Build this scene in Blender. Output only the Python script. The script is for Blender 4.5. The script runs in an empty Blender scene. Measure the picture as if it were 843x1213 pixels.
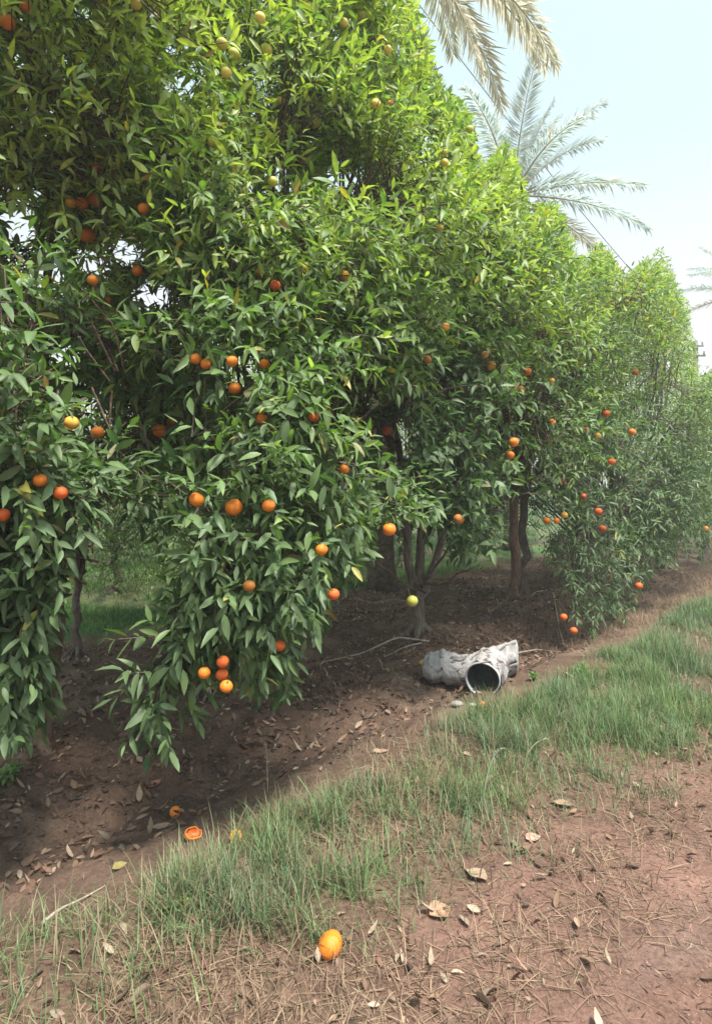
import bpy, math, random
import numpy as np
from mathutils import Vector

rng = np.random.default_rng(7)
random.seed(7)
scene = bpy.context.scene
COL = scene.collection
F, CX, HY, CAMZ = 747.0, 421.5, 575.0, 1.6
S43, C43 = 0.682, 0.731                       # direction of the tree row on the ground

# ------------------------------------------------------------------ helpers
def at(px, py, Y):
    return np.array([(px - CX) / F * Y, Y, CAMZ - (py - HY) / F * Y])

def norm(v):
    return v / np.maximum(np.linalg.norm(v, axis=-1, keepdims=True), 1e-9)

def _hash(ix, iy, iz, seed):
    h = (ix * 374761393 + iy * 668265263 + iz * 2147483647 + seed * 1274126177) & 0xFFFFFFFF
    h = ((h ^ (h >> 13)) * 1274126177) & 0xFFFFFFFF
    h = ((h ^ (h >> 16)) * 2246822519) & 0xFFFFFFFF
    return ((h ^ (h >> 15)) & 0xFFFFFF) / float(0xFFFFFF)

def vnoise(p, scale=1.0, seed=0):
    p = np.asarray(p, float) * scale
    if p.shape[-1] == 2:
        p = np.concatenate([p, np.zeros(p.shape[:-1] + (1,))], -1)
    i = np.floor(p).astype(np.int64); f = p - i; f = f * f * (3 - 2 * f)
    r = 0
    for dx in (0, 1):
        for dy in (0, 1):
            for dz in (0, 1):
                w = (f[..., 0] if dx else 1 - f[..., 0]) * (f[..., 1] if dy else 1 - f[..., 1]) * (f[..., 2] if dz else 1 - f[..., 2])
                r = r + w * _hash(i[..., 0] + dx, i[..., 1] + dy, i[..., 2] + dz, seed)
    return r

def fbm(p, scale, seed=0, octv=4):
    r, a, tot = 0, 1.0, 0
    for o in range(octv):
        r = r + a * vnoise(p, scale * 2 ** o, seed + o * 17); tot += a; a *= .5
    return r / tot

def mesh_np(name, verts, faces_idx, face_sizes, mat=None, parent=None, col=None, smooth=True):
    """one mesh object from numpy arrays"""
    me = bpy.data.meshes.new(name)
    verts = np.asarray(verts, np.float32)
    me.vertices.add(len(verts)); me.vertices.foreach_set('co', verts.ravel())
    faces_idx = np.asarray(faces_idx, np.int32).ravel(); face_sizes = np.asarray(face_sizes, np.int32)
    me.loops.add(len(faces_idx)); me.loops.foreach_set('vertex_index', faces_idx)
    st = np.concatenate([[0], np.cumsum(face_sizes)[:-1]]).astype(np.int32)
    me.polygons.add(len(face_sizes)); me.polygons.foreach_set('loop_start', st)
    me.polygons.foreach_set('loop_total', face_sizes)
    me.polygons.foreach_set('use_smooth', np.full(len(face_sizes), smooth))
    if col is not None:
        ca = me.color_attributes.new('col', 'FLOAT_COLOR', 'POINT')
        c4 = np.ones((len(verts), 4), np.float32); c4[:, :3] = col
        ca.data.foreach_set('color', c4.ravel())
    me.update(calc_edges=True); me.validate()
    o = bpy.data.objects.new(name, me); COL.objects.link(o)
    if mat: me.materials.append(mat)
    if parent: o.parent = parent
    return o

class MB:
    """collects tubes and lumps, builds one mesh"""
    def __init__(s): s.v = []; s.f = []; s.fs = []; s.n = 0
    def add(s, v, faces):
        s.v.append(np.asarray(v, float))
        for f in faces:
            s.f.extend([i + s.n for i in f]); s.fs.append(len(f))
        s.n += len(v)
    def tube(s, pts, rad, sides=8, cap=True, wob=0.0, seed=0):
        pts = np.asarray(pts, float); m = len(pts); rad = np.broadcast_to(np.asarray(rad, float), (m,))
        tan = norm(np.gradient(pts, axis=0)); ref = np.array([.31, .17, .93])
        if abs(tan[0] @ ref) > .9: ref = np.array([1., .1, 0])
        e1 = norm(np.cross(tan, ref)); e2 = np.cross(tan, e1)
        a = np.linspace(0, 2 * np.pi, sides, endpoint=False)
        ring = e1[:, None] * np.cos(a)[None, :, None] + e2[:, None] * np.sin(a)[None, :, None]
        r = rad[:, None] * np.ones(sides)
        if wob:
            q = pts[:, None] + ring * rad[:, None, None]
            r = r * (1 + wob * (fbm(q, 9, seed, 3) - .5) * 2)
        v = (pts[:, None] + ring * r[..., None]).reshape(-1, 3)
        fa = []
        for i in range(m - 1):
            for k in range(sides):
                k2 = (k + 1) % sides
                fa.append((i * sides + k, i * sides + k2, (i + 1) * sides + k2, (i + 1) * sides + k))
        if cap:
            fa.append(tuple(range(sides - 1, -1, -1))); fa.append(tuple((m - 1) * sides + k for k in range(sides)))
        s.add(v, fa)
    def build(s, name, mat, parent=None, col=None, smooth=True):
        return mesh_np(name, np.concatenate(s.v), s.f, s.fs, mat, parent, col, smooth)

def bez(a, b, c, n=8):
    t = np.linspace(0, 1, n)[:, None]
    return (1 - t) ** 2 * a + 2 * t * (1 - t) * b + t * t * c

def tag(o, label=None, cat=None, group=None, kind=None):
    if label: o['label'] = label
    if cat: o['category'] = cat
    if group: o['group'] = group
    if kind: o['kind'] = kind
    return o

def empty(name, loc=(0, 0, 0)):
    o = bpy.data.objects.new(name, None); o.location = Vector([float(q) for q in loc]); COL.objects.link(o)
    o.empty_display_size = .1
    return o

def adopt(child, root):
    """parent keeping world coordinates of a mesh built in world space"""
    child.parent = root
    child.matrix_parent_inverse.identity()
    loc = np.array(root.location)
    me = child.data
    co = np.empty(len(me.vertices) * 3, np.float32); me.vertices.foreach_get('co', co)
    co = co.reshape(-1, 3) - loc.astype(np.float32)
    me.vertices.foreach_set('co', co.ravel()); me.update()
    return child

# ------------------------------------------------------------------ materials
def new_mat(name):
    m = bpy.data.materials.new(name); m.use_nodes = True
    nt = m.node_tree
    return m, nt, nt.nodes['Principled BSDF']

def N(nt, typ, **kw):
    n = nt.nodes.new(typ)
    for k, v in kw.items():
        if k in n.inputs: n.inputs[k].default_value = v
        else: setattr(n, k, v)
    return n

def leaf_mat(name, rough=.42, transl=.28, spec=.5, tint=(1.5, 1.7, .7), under=(.17, .22, .10)):
    m, nt, p = new_mat(name)
    a = N(nt, 'ShaderNodeVertexColor', layer_name='col')
    geo = N(nt, 'ShaderNodeNewGeometry')
    nz = N(nt, 'ShaderNodeTexNoise', Scale=38.0, Detail=3.0)
    nt.links.new(geo.outputs['Position'], nz.inputs['Vector'])
    mr = N(nt, 'ShaderNodeMapRange'); mr.inputs[3].default_value = .62; mr.inputs[4].default_value = 1.35
    nt.links.new(nz.outputs['Fac'], mr.inputs[0])
    vm = N(nt, 'ShaderNodeVectorMath', operation='SCALE')
    nt.links.new(a.outputs['Color'], vm.inputs[0]); nt.links.new(mr.outputs[0], vm.inputs['Scale'])
    # undersides of the leaves are paler and duller
    pale = N(nt, 'ShaderNodeMixRGB', blend_type='MIX'); pale.inputs[2].default_value = (*under, 1)
    f = N(nt, 'ShaderNodeMath', operation='MULTIPLY'); f.inputs[1].default_value = .45
    nt.links.new(geo.outputs['Backfacing'], f.inputs[0]); nt.links.new(f.outputs[0], pale.inputs[0])
    nt.links.new(vm.outputs[0], pale.inputs[1])
    nt.links.new(pale.outputs[0], p.inputs['Base Color'])
    p.inputs['Roughness'].default_value = rough
    p.inputs['Specular IOR Level'].default_value = spec
    tr = N(nt, 'ShaderNodeBsdfTranslucent')
    tv = N(nt, 'ShaderNodeVectorMath', operation='MULTIPLY'); tv.inputs[1].default_value = tint
    nt.links.new(vm.outputs[0], tv.inputs[0]); nt.links.new(tv.outputs[0], tr.inputs['Color'])
    mx = N(nt, 'ShaderNodeMixShader'); mx.inputs[0].default_value = transl
    nt.links.new(p.outputs[0], mx.inputs[1]); nt.links.new(tr.outputs[0], mx.inputs[2])
    nt.links.new(mx.outputs[0], nt.nodes['Material Output'].inputs['Surface'])
    return m

def noise_mat(name, c1, c2, scale=12., rough=.85, bump=.3, bscale=None, c3=None, stretch=None, obj=False, spec=.3, bdist=.01):
    m, nt, p = new_mat(name)
    tc = N(nt, 'ShaderNodeTexCoord'); src = tc.outputs['Object']
    if stretch:
        mp = N(nt, 'ShaderNodeMapping'); mp.inputs['Scale'].default_value = stretch
        nt.links.new(src, mp.inputs[0]); src = mp.outputs[0]
    n1 = N(nt, 'ShaderNodeTexNoise', Scale=scale, Detail=7.0, Roughness=.62)
    nt.links.new(src, n1.inputs['Vector'])
    cr = N(nt, 'ShaderNodeValToRGB')
    cr.color_ramp.elements[0].position = .34; cr.color_ramp.elements[0].color = (*c1, 1)
    cr.color_ramp.elements[1].position = .66; cr.color_ramp.elements[1].color = (*c2, 1)
    if c3:
        e = cr.color_ramp.elements.new(.8); e.color = (*c3, 1)
    nt.links.new(n1.outputs['Fac'], cr.inputs[0]); nt.links.new(cr.outputs[0], p.inputs['Base Color'])
    p.inputs['Roughness'].default_value = rough; p.inputs['Specular IOR Level'].default_value = spec
    if bump:
        n2 = N(nt, 'ShaderNodeTexNoise', Scale=bscale or scale * 3, Detail=6.0)
        nt.links.new(src, n2.inputs['Vector'])
        b = N(nt, 'ShaderNodeBump', Strength=bump, Distance=bdist)
        nt.links.new(n2.outputs['Fac'], b.inputs['Height']); nt.links.new(b.outputs[0], p.inputs['Normal'])
    return m

def vcol_mat(name, rough=.8, transl=0., spec=.25, var=.3, nscale=60., bump=0.):
    m, nt, p = new_mat(name)
    a = N(nt, 'ShaderNodeVertexColor', layer_name='col')
    geo = N(nt, 'ShaderNodeNewGeometry')
    nz = N(nt, 'ShaderNodeTexNoise', Scale=nscale, Detail=4.0)
    nt.links.new(geo.outputs['Position'], nz.inputs['Vector'])
    mr = N(nt, 'ShaderNodeMapRange'); mr.inputs[3].default_value = 1 - var; mr.inputs[4].default_value = 1 + var
    nt.links.new(nz.outputs['Fac'], mr.inputs[0])
    vm = N(nt, 'ShaderNodeVectorMath', operation='SCALE')
    nt.links.new(a.outputs['Color'], vm.inputs[0]); nt.links.new(mr.outputs[0], vm.inputs['Scale'])
    nt.links.new(vm.outputs[0], p.inputs['Base Color'])
    p.inputs['Roughness'].default_value = rough; p.inputs['Specular IOR Level'].default_value = spec
    if bump:
        b = N(nt, 'ShaderNodeBump', Strength=bump, Distance=.006)
        nt.links.new(nz.outputs['Fac'], b.inputs['Height']); nt.links.new(b.outputs[0], p.inputs['Normal'])
    if transl:
        tr = N(nt, 'ShaderNodeBsdfTranslucent'); nt.links.new(vm.outputs[0], tr.inputs['Color'])
        mx = N(nt, 'ShaderNodeMixShader'); mx.inputs[0].default_value = transl
        nt.links.new(p.outputs[0], mx.inputs[1]); nt.links.new(tr.outputs[0], mx.inputs[2])
        nt.links.new(mx.outputs[0], nt.nodes['Material Output'].inputs['Surface'])
    return m

M_LEAF = leaf_mat('citrus_leaf', .47, .32, .34)
M_LEAF_FAR = leaf_mat('distant_leaf', .5, .3, .4)
M_PALM = leaf_mat('palm_leaflet', .5, .46, .4, (1.15, 1.2, 1.12), (.52, .56, .52))  # leaflets and undersides made pale: veiling glare is in the colour
M_BARK = noise_mat('bark', (.075, .056, .046), (.20, .155, .125), 22, .9, 1., 60, (.30, .27, .23), (1, 1, .35), bdist=.03)
M_BARK_RED = noise_mat('reddish_bark', (.08, .048, .037), (.20, .125, .092), 22, .9, 1., 60, (.28, .22, .18), (1, 1, .35), bdist=.03)
M_TWIG = noise_mat('green_twig', (.05, .06, .025), (.10, .085, .045), 8, .8, 0)
M_GRASS = vcol_mat('grass_blade', .5, .3, .35, .2, 20)
M_DRY = vcol_mat('dry_straw', .8, .12, .2, .3, 30)
M_LITTER = vcol_mat('dead_leaf', .75, .08, .25, .35, 70, .5)
M_GROUND = vcol_mat('ground_soil', .95, 0, .12, .0, 60)

# ground: vertex colour zones broken up by several scales of grain, crumbs and bump
def ground_mat():
    m = M_GROUND; nt = m.node_tree; p = nt.nodes['Principled BSDF']
    a = [n for n in nt.nodes if n.type == 'VERTEX_COLOR'][0]
    geo = [n for n in nt.nodes if n.type == 'NEW_GEOMETRY'][0]
    n1 = N(nt, 'ShaderNodeTexNoise', Scale=5.0, Detail=8.0, Roughness=.7)
    n2 = N(nt, 'ShaderNodeTexNoise', Scale=60.0, Detail=6.0, Roughness=.7)
    vo = N(nt, 'ShaderNodeTexVoronoi', Scale=42.0)
    for n in (n1, n2, vo): nt.links.new(geo.outputs['Position'], n.inputs['Vector'])
    r1 = N(nt, 'ShaderNodeMapRange'); r1.inputs[1].default_value = .3; r1.inputs[2].default_value = .7; r1.inputs[3].default_value = .72; r1.inputs[4].default_value = 1.25
    r2 = N(nt, 'ShaderNodeMapRange'); r2.inputs[1].default_value = .3; r2.inputs[2].default_value = .7; r2.inputs[3].default_value = .6; r2.inputs[4].default_value = 1.4
    nt.links.new(n1.outputs['Fac'], r1.inputs[0]); nt.links.new(n2.outputs['Fac'], r2.inputs[0])
    mu = N(nt, 'ShaderNodeMath', operation='MULTIPLY')
    nt.links.new(r1.outputs[0], mu.inputs[0]); nt.links.new(r2.outputs[0], mu.inputs[1])
    vm = N(nt, 'ShaderNodeVectorMath', operation='SCALE')
    nt.links.new(a.outputs['Color'], vm.inputs[0]); nt.links.new(mu.outputs[0], vm.inputs['Scale'])
    # scattered light crumbs
    cr = N(nt, 'ShaderNodeValToRGB'); cr.color_ramp.elements[0].position = .0; cr.color_ramp.elements[0].color = (1, 1, 1, 1)
    cr.color_ramp.elements[1].position = .22; cr.color_ramp.elements[1].color = (0, 0, 0, 1)
    nt.links.new(vo.outputs['Distance'], cr.inputs[0])
    sp = N(nt, 'ShaderNodeSeparateColor'); nt.links.new(vo.outputs['Color'], sp.inputs[0])
    gt = N(nt, 'ShaderNodeMath', operation='GREATER_THAN'); gt.inputs[1].default_value = .72; nt.links.new(sp.outputs[0], gt.inputs[0])
    m2 = N(nt, 'ShaderNodeMath', operation='MULTIPLY'); nt.links.new(cr.outputs[0], m2.inputs[0]); nt.links.new(gt.outputs[0], m2.inputs[1])
    m3 = N(nt, 'ShaderNodeMath', operation='MULTIPLY'); m3.inputs[1].default_value = .55; nt.links.new(m2.outputs[0], m3.inputs[0])
    sc = N(nt, 'ShaderNodeVectorMath', operation='SCALE'); sc.inputs['Scale'].default_value = 1.9; nt.links.new(a.outputs['Color'], sc.inputs[0])
    mx = N(nt, 'ShaderNodeMixRGB'); nt.links.new(m3.outputs[0], mx.inputs[0]); nt.links.new(vm.outputs[0], mx.inputs[1]); nt.links.new(sc.outputs[0], mx.inputs[2])
    nt.links.new(mx.outputs[0], p.inputs['Base Color'])
    ad = N(nt, 'ShaderNodeMath', operation='ADD'); nt.links.new(n2.outputs['Fac'], ad.inputs[0]); nt.links.new(m3.outputs[0], ad.inputs[1])
    b = N(nt, 'ShaderNodeBump', Strength=.8, Distance=.02)
    nt.links.new(ad.outputs[0], b.inputs['Height']); nt.links.new(b.outputs[0], p.inputs['Normal'])
ground_mat()

def orange_mat(name, c1, c2, c3=None):
    m, nt, p = new_mat(name)
    tc = N(nt, 'ShaderNodeTexCoord'); oi = N(nt, 'ShaderNodeObjectInfo')
    ad = N(nt, 'ShaderNodeVectorMath', operation='ADD'); nt.links.new(tc.outputs['Object'], ad.inputs[0]); nt.links.new(oi.outputs['Location'], ad.inputs[1])
    n1 = N(nt, 'ShaderNodeTexNoise', Scale=22.0, Detail=4.0); nt.links.new(ad.outputs[0], n1.inputs['Vector'])
    cr = N(nt, 'ShaderNodeValToRGB'); cr.color_ramp.elements[0].position = .35; cr.color_ramp.elements[0].color = (*c1, 1)
    cr.color_ramp.elements[1].position = .68; cr.color_ramp.elements[1].color = (*c2, 1)
    nt.links.new(n1.outputs['Fac'], cr.inputs[0]); nt.links.new(cr.outputs[0], p.inputs['Base Color'])
    p.inputs['Roughness'].default_value = .48; p.inputs['Specular IOR Level'].default_value = .4
    p.inputs['Subsurface Weight'].default_value = 0.0
    v = N(nt, 'ShaderNodeTexVoronoi', Scale=320.0); nt.links.new(tc.outputs['Object'], v.inputs['Vector'])
    b = N(nt, 'ShaderNodeBump', Strength=.35, Distance=.001); nt.links.new(v.outputs['Distance'], b.inputs['Height']); nt.links.new(b.outputs[0], p.inputs['Normal'])
    return m
M_OR = {
    'o': orange_mat('ripe_orange_peel', (.62, .15, .012), (.80, .25, .02)),
    'r': orange_mat('red_orange_peel', (.55, .085, .015), (.68, .14, .02)),
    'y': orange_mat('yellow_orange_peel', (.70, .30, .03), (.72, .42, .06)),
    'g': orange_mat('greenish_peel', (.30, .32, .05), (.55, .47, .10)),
    'd': orange_mat('shaded_peel', (.30, .10, .02), (.48, .19, .03)),  # darkened peel for fruit deep among leaves, shade put into the colour
}
M_OR['p'] = orange_mat('pale_yellow_peel', (.50, .40, .07), (.66, .50, .12))
M_CALYX = noise_mat('calyx_green', (.06, .09, .03), (.10, .13, .05), 60, .7, 0)

# ------------------------------------------------------------------ terrain
def st(x, y):
    return x * S43 + y * C43, x * C43 - y * S43       # along the row, across it (towards the road)

def ground_h(x, y):
    x = np.asarray(x, float); y = np.asarray(y, float)
    s, t = st(x, y); p = np.stack([x, y], -1)
    near = np.clip(1.5 - np.hypot(x, y) / 60, 0, 1)
    h = (fbm(p, 1.1, 3) - .5) * .10 + (fbm(p, 6, 9, 3) - .5) * .035
    soil = 1 / (1 + np.exp((t + 2.55) * 7))
    h = h * (.35 + .65 * soil)
    h += -.13 * np.exp(-((t + 3.0) / .30) ** 2) * soil           # shallow irrigation furrow
    h += .09 * np.exp(-((t + 2.05) / .42) ** 2)                      # grassed bank
    h += (fbm(p, 13, 21, 3) - .5) * .075 * soil * near + (np.abs(fbm(p, 5, 23, 2) - .5) * -.10 + .015) * soil * near              # clods
    h += .34 * np.exp(-(((x - 2.45) / .55) ** 2 + ((y - 7.45) / .6) ** 2))   # earth mound beside the slim trunk
    for bx, by in ((-1.97, 3.9), (.65, 6.64), (1.99, 7.97)):
        h += .06 * np.exp(-(((x - bx) / .4) ** 2 + ((y - by) / .4) ** 2))
    return h * near

def gpt(px, py):
    Y = F * CAMZ / (py - HY)
    for _ in range(12):
        x = (px - CX) / F * Y
        Y = F * (CAMZ - float(ground_h(x, Y))) / (py - HY)
    x = (px - CX) / F * Y
    return np.array([x, Y, float(ground_h(x, Y))])

def build_ground():
    r = np.concatenate([[0.02, .15, .4, .7], np.geomspace(1.0, 14, 430), np.geomspace(14.3, 900, 90)])
    a = np.concatenate([np.linspace(-180, -56, 26)[:-1], np.linspace(-56, 56, 470), np.linspace(56, 180, 26)[1:-1]])
    a = np.radians(a); na = len(a)
    R, A = np.meshgrid(r, a, indexing='ij')
    x = R * np.sin(A); y = R * np.cos(A)
    z = ground_h(x, y)
    v = np.stack([x, y, z], -1).reshape(-1, 3)
    i, k = np.meshgrid(np.arange(len(r) - 1), np.arange(na), indexing='ij')
    k2 = (k + 1) % na
    f = np.stack([i * na + k, i * na + k2, (i + 1) * na + k2, (i + 1) * na + k], -1).reshape(-1, 4)[:, ::-1]
    xy = v[:, :2]; s, t = st(v[:, 0], v[:, 1])
    tn = t + (fbm(xy, 1.6, 40, 4) - .5) * .75
    def sm(q, e0, e1):
        w = np.clip((q - e0) / (e1 - e0), 0, 1); return (w * w * (3 - 2 * w))[:, None]
    n1 = fbm(xy, 2.3, 50, 4)[:, None]; n2 = fbm(xy, 9, 60, 4)[:, None]
    soil = np.array([.118, .074, .053]) * (1 - .55 * n1 + .4 * n2) + np.array([.07, .05, .036]) * sm(n1[:, 0], .5, .7)
    verge = np.array([.135, .083, .058]) * (.7 + .6 * n2)
    road = np.array([.172, .096, .072]) * (.78 + .44 * n1)
    grey = .65 * sm(fbm(xy, 1.3, 70, 4), .48, .72) * sm(t, -.95, -.3)
    road = road * (1 - grey) + np.array([.16, .125, .11]) * grey
    lawn = np.array([.05, .085, .03]) * (.6 + .9 * n2)
    c = soil * (1 - sm(tn, -2.6, -2.15)) + verge * sm(tn, -2.6, -2.15)
    c = c * (1 - sm(tn, -1.45, -1.05)) + road * sm(tn, -1.45, -1.05)
    far = sm(-tn, 6.3, 6.9)
    band = sm(fbm(xy, .9, 77, 3), .50, .62)
    lawnmix = lawn * (1 - .45 * band) + np.array([.16, .125, .085]) * .45 * band
    c = c * (1 - far) + lawnmix * far
    o = mesh_np('ground', v, f, np.full(len(f), 4), M_GROUND, None, c)
    tag(o, 'dark orchard soil running into a grassed verge and reddish dirt track', 'ground', kind='structure')
build_ground()

# ------------------------------------------------------------------ leaves
LEAF11 = dict(u=np.array([0, .2, .2, .2, .47, .47, .47, .77, .77, .77, 1.]),
              w=np.array([0, -.37, 0, .37, -.5, 0, .5, -.3, 0, .3, 0]),
              f=[(0, 2, 1), (0, 3, 2), (1, 2, 5, 4), (2, 3, 6, 5), (4, 5, 8, 7), (5, 6, 9, 8), (7, 8, 10), (8, 9, 10)])
LEAF5 = dict(u=np.array([0, .45, .45, .45, 1.]), w=np.array([0, -.5, 0, .5, 0]),
             f=[(0, 2, 1), (0, 3, 2), (1, 2, 4), (2, 3, 4)])

def leaf_mesh(L, tmpl):
    """L: dict of arrays pos, axis, nrm, len, wid, col -> verts, faces, sizes, col"""
    n = len(L['pos']); u = tmpl['u']; w = tmpl['w']; m = len(u)
    a = L['axis']; nn = L['nrm']; b = np.cross(nn, a)
    ln = L['len'][:, None]; wd = L['wid'][:, None]
    curl = L['curl'][:, None]
    along = (u[None] * ln); across = w[None] * wd
    up = -curl * ln * u[None] ** 2 + rng.uniform(.08, .75, (n, 1)) * np.abs(across)
    # wavy edge
    up = up + (np.abs(w[None]) > 0) * rng.normal(0, .035, (n, m)) * wd
    v = L['pos'][:, None] + a[:, None] * along[..., None] + b[:, None] * across[..., None] + nn[:, None] * up[..., None]
    mid = (w == 0)
    col = np.repeat(L['col'][:, None], m, 1) * np.where(mid, 1.18, .96)[None, :, None]
    fi = []; fs = []
    base = np.array([i for f in tmpl['f'] for i in f]); sizes = np.array([len(f) for f in tmpl['f']])
    idx = (base[None] + (np.arange(n) * m)[:, None]).ravel()
    return v.reshape(-1, 3), idx, np.tile(sizes, n), col.reshape(-1, 3)

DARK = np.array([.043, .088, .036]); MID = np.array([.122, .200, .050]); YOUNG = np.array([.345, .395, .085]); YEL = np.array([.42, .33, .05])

def twig_leaves(tb, td, tl, K, llen, lwr, young, shade=1.0, droop=.35):
    """tb, td: twig bases / directions (T,3); tl lengths; K leaves each. young in 0..1 per twig"""
    T = len(tb)
    k = np.arange(K)
    fr = (k[None] + .6 + rng.uniform(-.3, .3, (T, K))) / K
    ref = norm(rng.normal(size=(T, 3)))
    e1 = norm(np.cross(td, ref)); e2 = np.cross(td, e1)
    phi = k[None] * 2.4 + rng.uniform(0, 6.28, (T, 1)) + rng.normal(0, .35, (T, K))
    rad = e1[:, None] * np.cos(phi)[..., None] + e2[:, None] * np.sin(phi)[..., None]
    th = np.radians(68 - 38 * fr + rng.normal(0, 10, (T, K)))
    sag = np.zeros((T, K, 3)); sag[..., 2] = -droop * .5 * tl[:, None] * fr ** 2
    pos = tb[:, None] + td[:, None] * (tl[:, None] * fr)[..., None] + sag
    ax = td[:, None] * np.cos(th)[..., None] + rad * np.sin(th)[..., None]
    ax[..., 2] -= droop * rng.uniform(.3, 1.5, (T, K))
    ax = norm(ax)
    out = td.copy(); out[:, 2] *= .3
    n0 = np.array([0, 0, 1.]) * .75 + out[:, None] * .45 + rng.normal(0, .34, (T, K, 3))
    nn = norm(n0 - (n0 * ax).sum(-1, keepdims=True) * ax)
    sz = llen * rng.uniform(.45, 1.15, (T, K)) * rng.uniform(.85, 1.12, (T, 1)) * (1 - .25 * np.clip(fr - .6, 0, 1))
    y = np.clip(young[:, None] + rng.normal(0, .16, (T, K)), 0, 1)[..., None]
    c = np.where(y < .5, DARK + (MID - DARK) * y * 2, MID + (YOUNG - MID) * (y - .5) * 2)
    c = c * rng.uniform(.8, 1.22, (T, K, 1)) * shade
    br = rng.random((T, K, 1)) < .008
    c = np.where(br, np.array([.20, .12, .06]) * rng.uniform(.6, 1.2, (T, K, 1)), c)
    yl = rng.random((T, K, 1)) < .010
    c = np.where(yl, YEL * rng.uniform(.6, 1.1, (T, K, 1)), c)
    return dict(pos=pos.reshape(-1, 3), axis=ax.reshape(-1, 3), nrm=nn.reshape(-1, 3), len=sz.ravel(),
                wid=(sz * lwr * rng.uniform(.8, 1.2, (T, K))).ravel(), col=c.reshape(-1, 3),
                curl=rng.uniform(-.08, .45, T * K))

def cat(ds):
    return {k: np.concatenate([d[k] for d in ds]) for k in ds[0]}

# outline of the row: how high the crowns reach and how low the skirts hang
SKY_X = [-500, 478, 492, 505, 512, 530, 548, 562, 570, 582, 600, 616, 630, 643, 660, 674, 690, 704, 722, 742, 762, 792, 806, 814, 822, 828, 850, 1200]
SKY_Y = [-900, -60, 0, 40, 95, 105, 120, 150, 205, 220, 208, 240, 272, 220, 206, 240, 296, 284, 298, 345, 318, 312, 338, 372, 400, 448, 452, 520]
LOW_X = [-300, 0, 58, 66, 86, 98, 116, 166, 184, 195, 206, 228, 280, 292, 345, 366, 385, 402, 428, 442, 480, 505, 560, 586, 594, 640, 646, 672, 700, 740, 762, 843, 1200]
LOW_Y = [900, 895, 880, 724, 708, 645, 604, 592, 625, 765, 810, 815, 825, 838, 845, 780, 750, 715, 700, 650, 632, 655, 682, 684, 590, 585, 700, 745, 765, 752, 705, 668, 650]
GAPS = [(215, 105, 16), (205, 60, 14), (330, 215, 16), (295, 225, 14), (185, 352, 20), (150, 300, 18), (60, 330, 18), (18, 265, 18), (108, 312, 18), (72, 422, 16), (405, 215, 15), (402, 45, 12), (95, 22, 14), (500, 168, 13), (470, 60, 12), (35, 225, 12), (468, 522, 20), (598, 505, 20), (286, 442, 16), (640, 610, 22), (628, 545, 14), (345, 650, 14), (440, 470, 10), (720, 570, 12)]   # thin places where daylight shows through
def outside(p, edge=6.):
    """points (N,3) that stick out of the outline of the row"""
    Y = np.maximum(p[:, 1], .3); px = CX + p[:, 0] / Y * F; py = HY - (p[:, 2] - CAMZ) / Y * F
    hole = np.zeros(len(p), bool)
    wb = .6 + .8 * vnoise(np.stack([px, py, py * 0], -1), 1 / 9., 8)
    for gx, gy, gr in GAPS: hole |= (np.hypot((px - gx) * .8, py - gy) < gr * wb) & (py > -1000)
    wob = (vnoise(np.stack([px, py, py * 0], -1), 1 / 26., 5) - .5) * 30 + (vnoise(np.stack([px, py * .3, py * 0], -1), 1 / 60., 6) - .5) * np.where(py < 480, 84, 10)
    return hole | (py < np.interp(px, SKY_X, SKY_Y) + wob) | (py > np.interp(px, LOW_X, LOW_Y) + wob)

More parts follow.
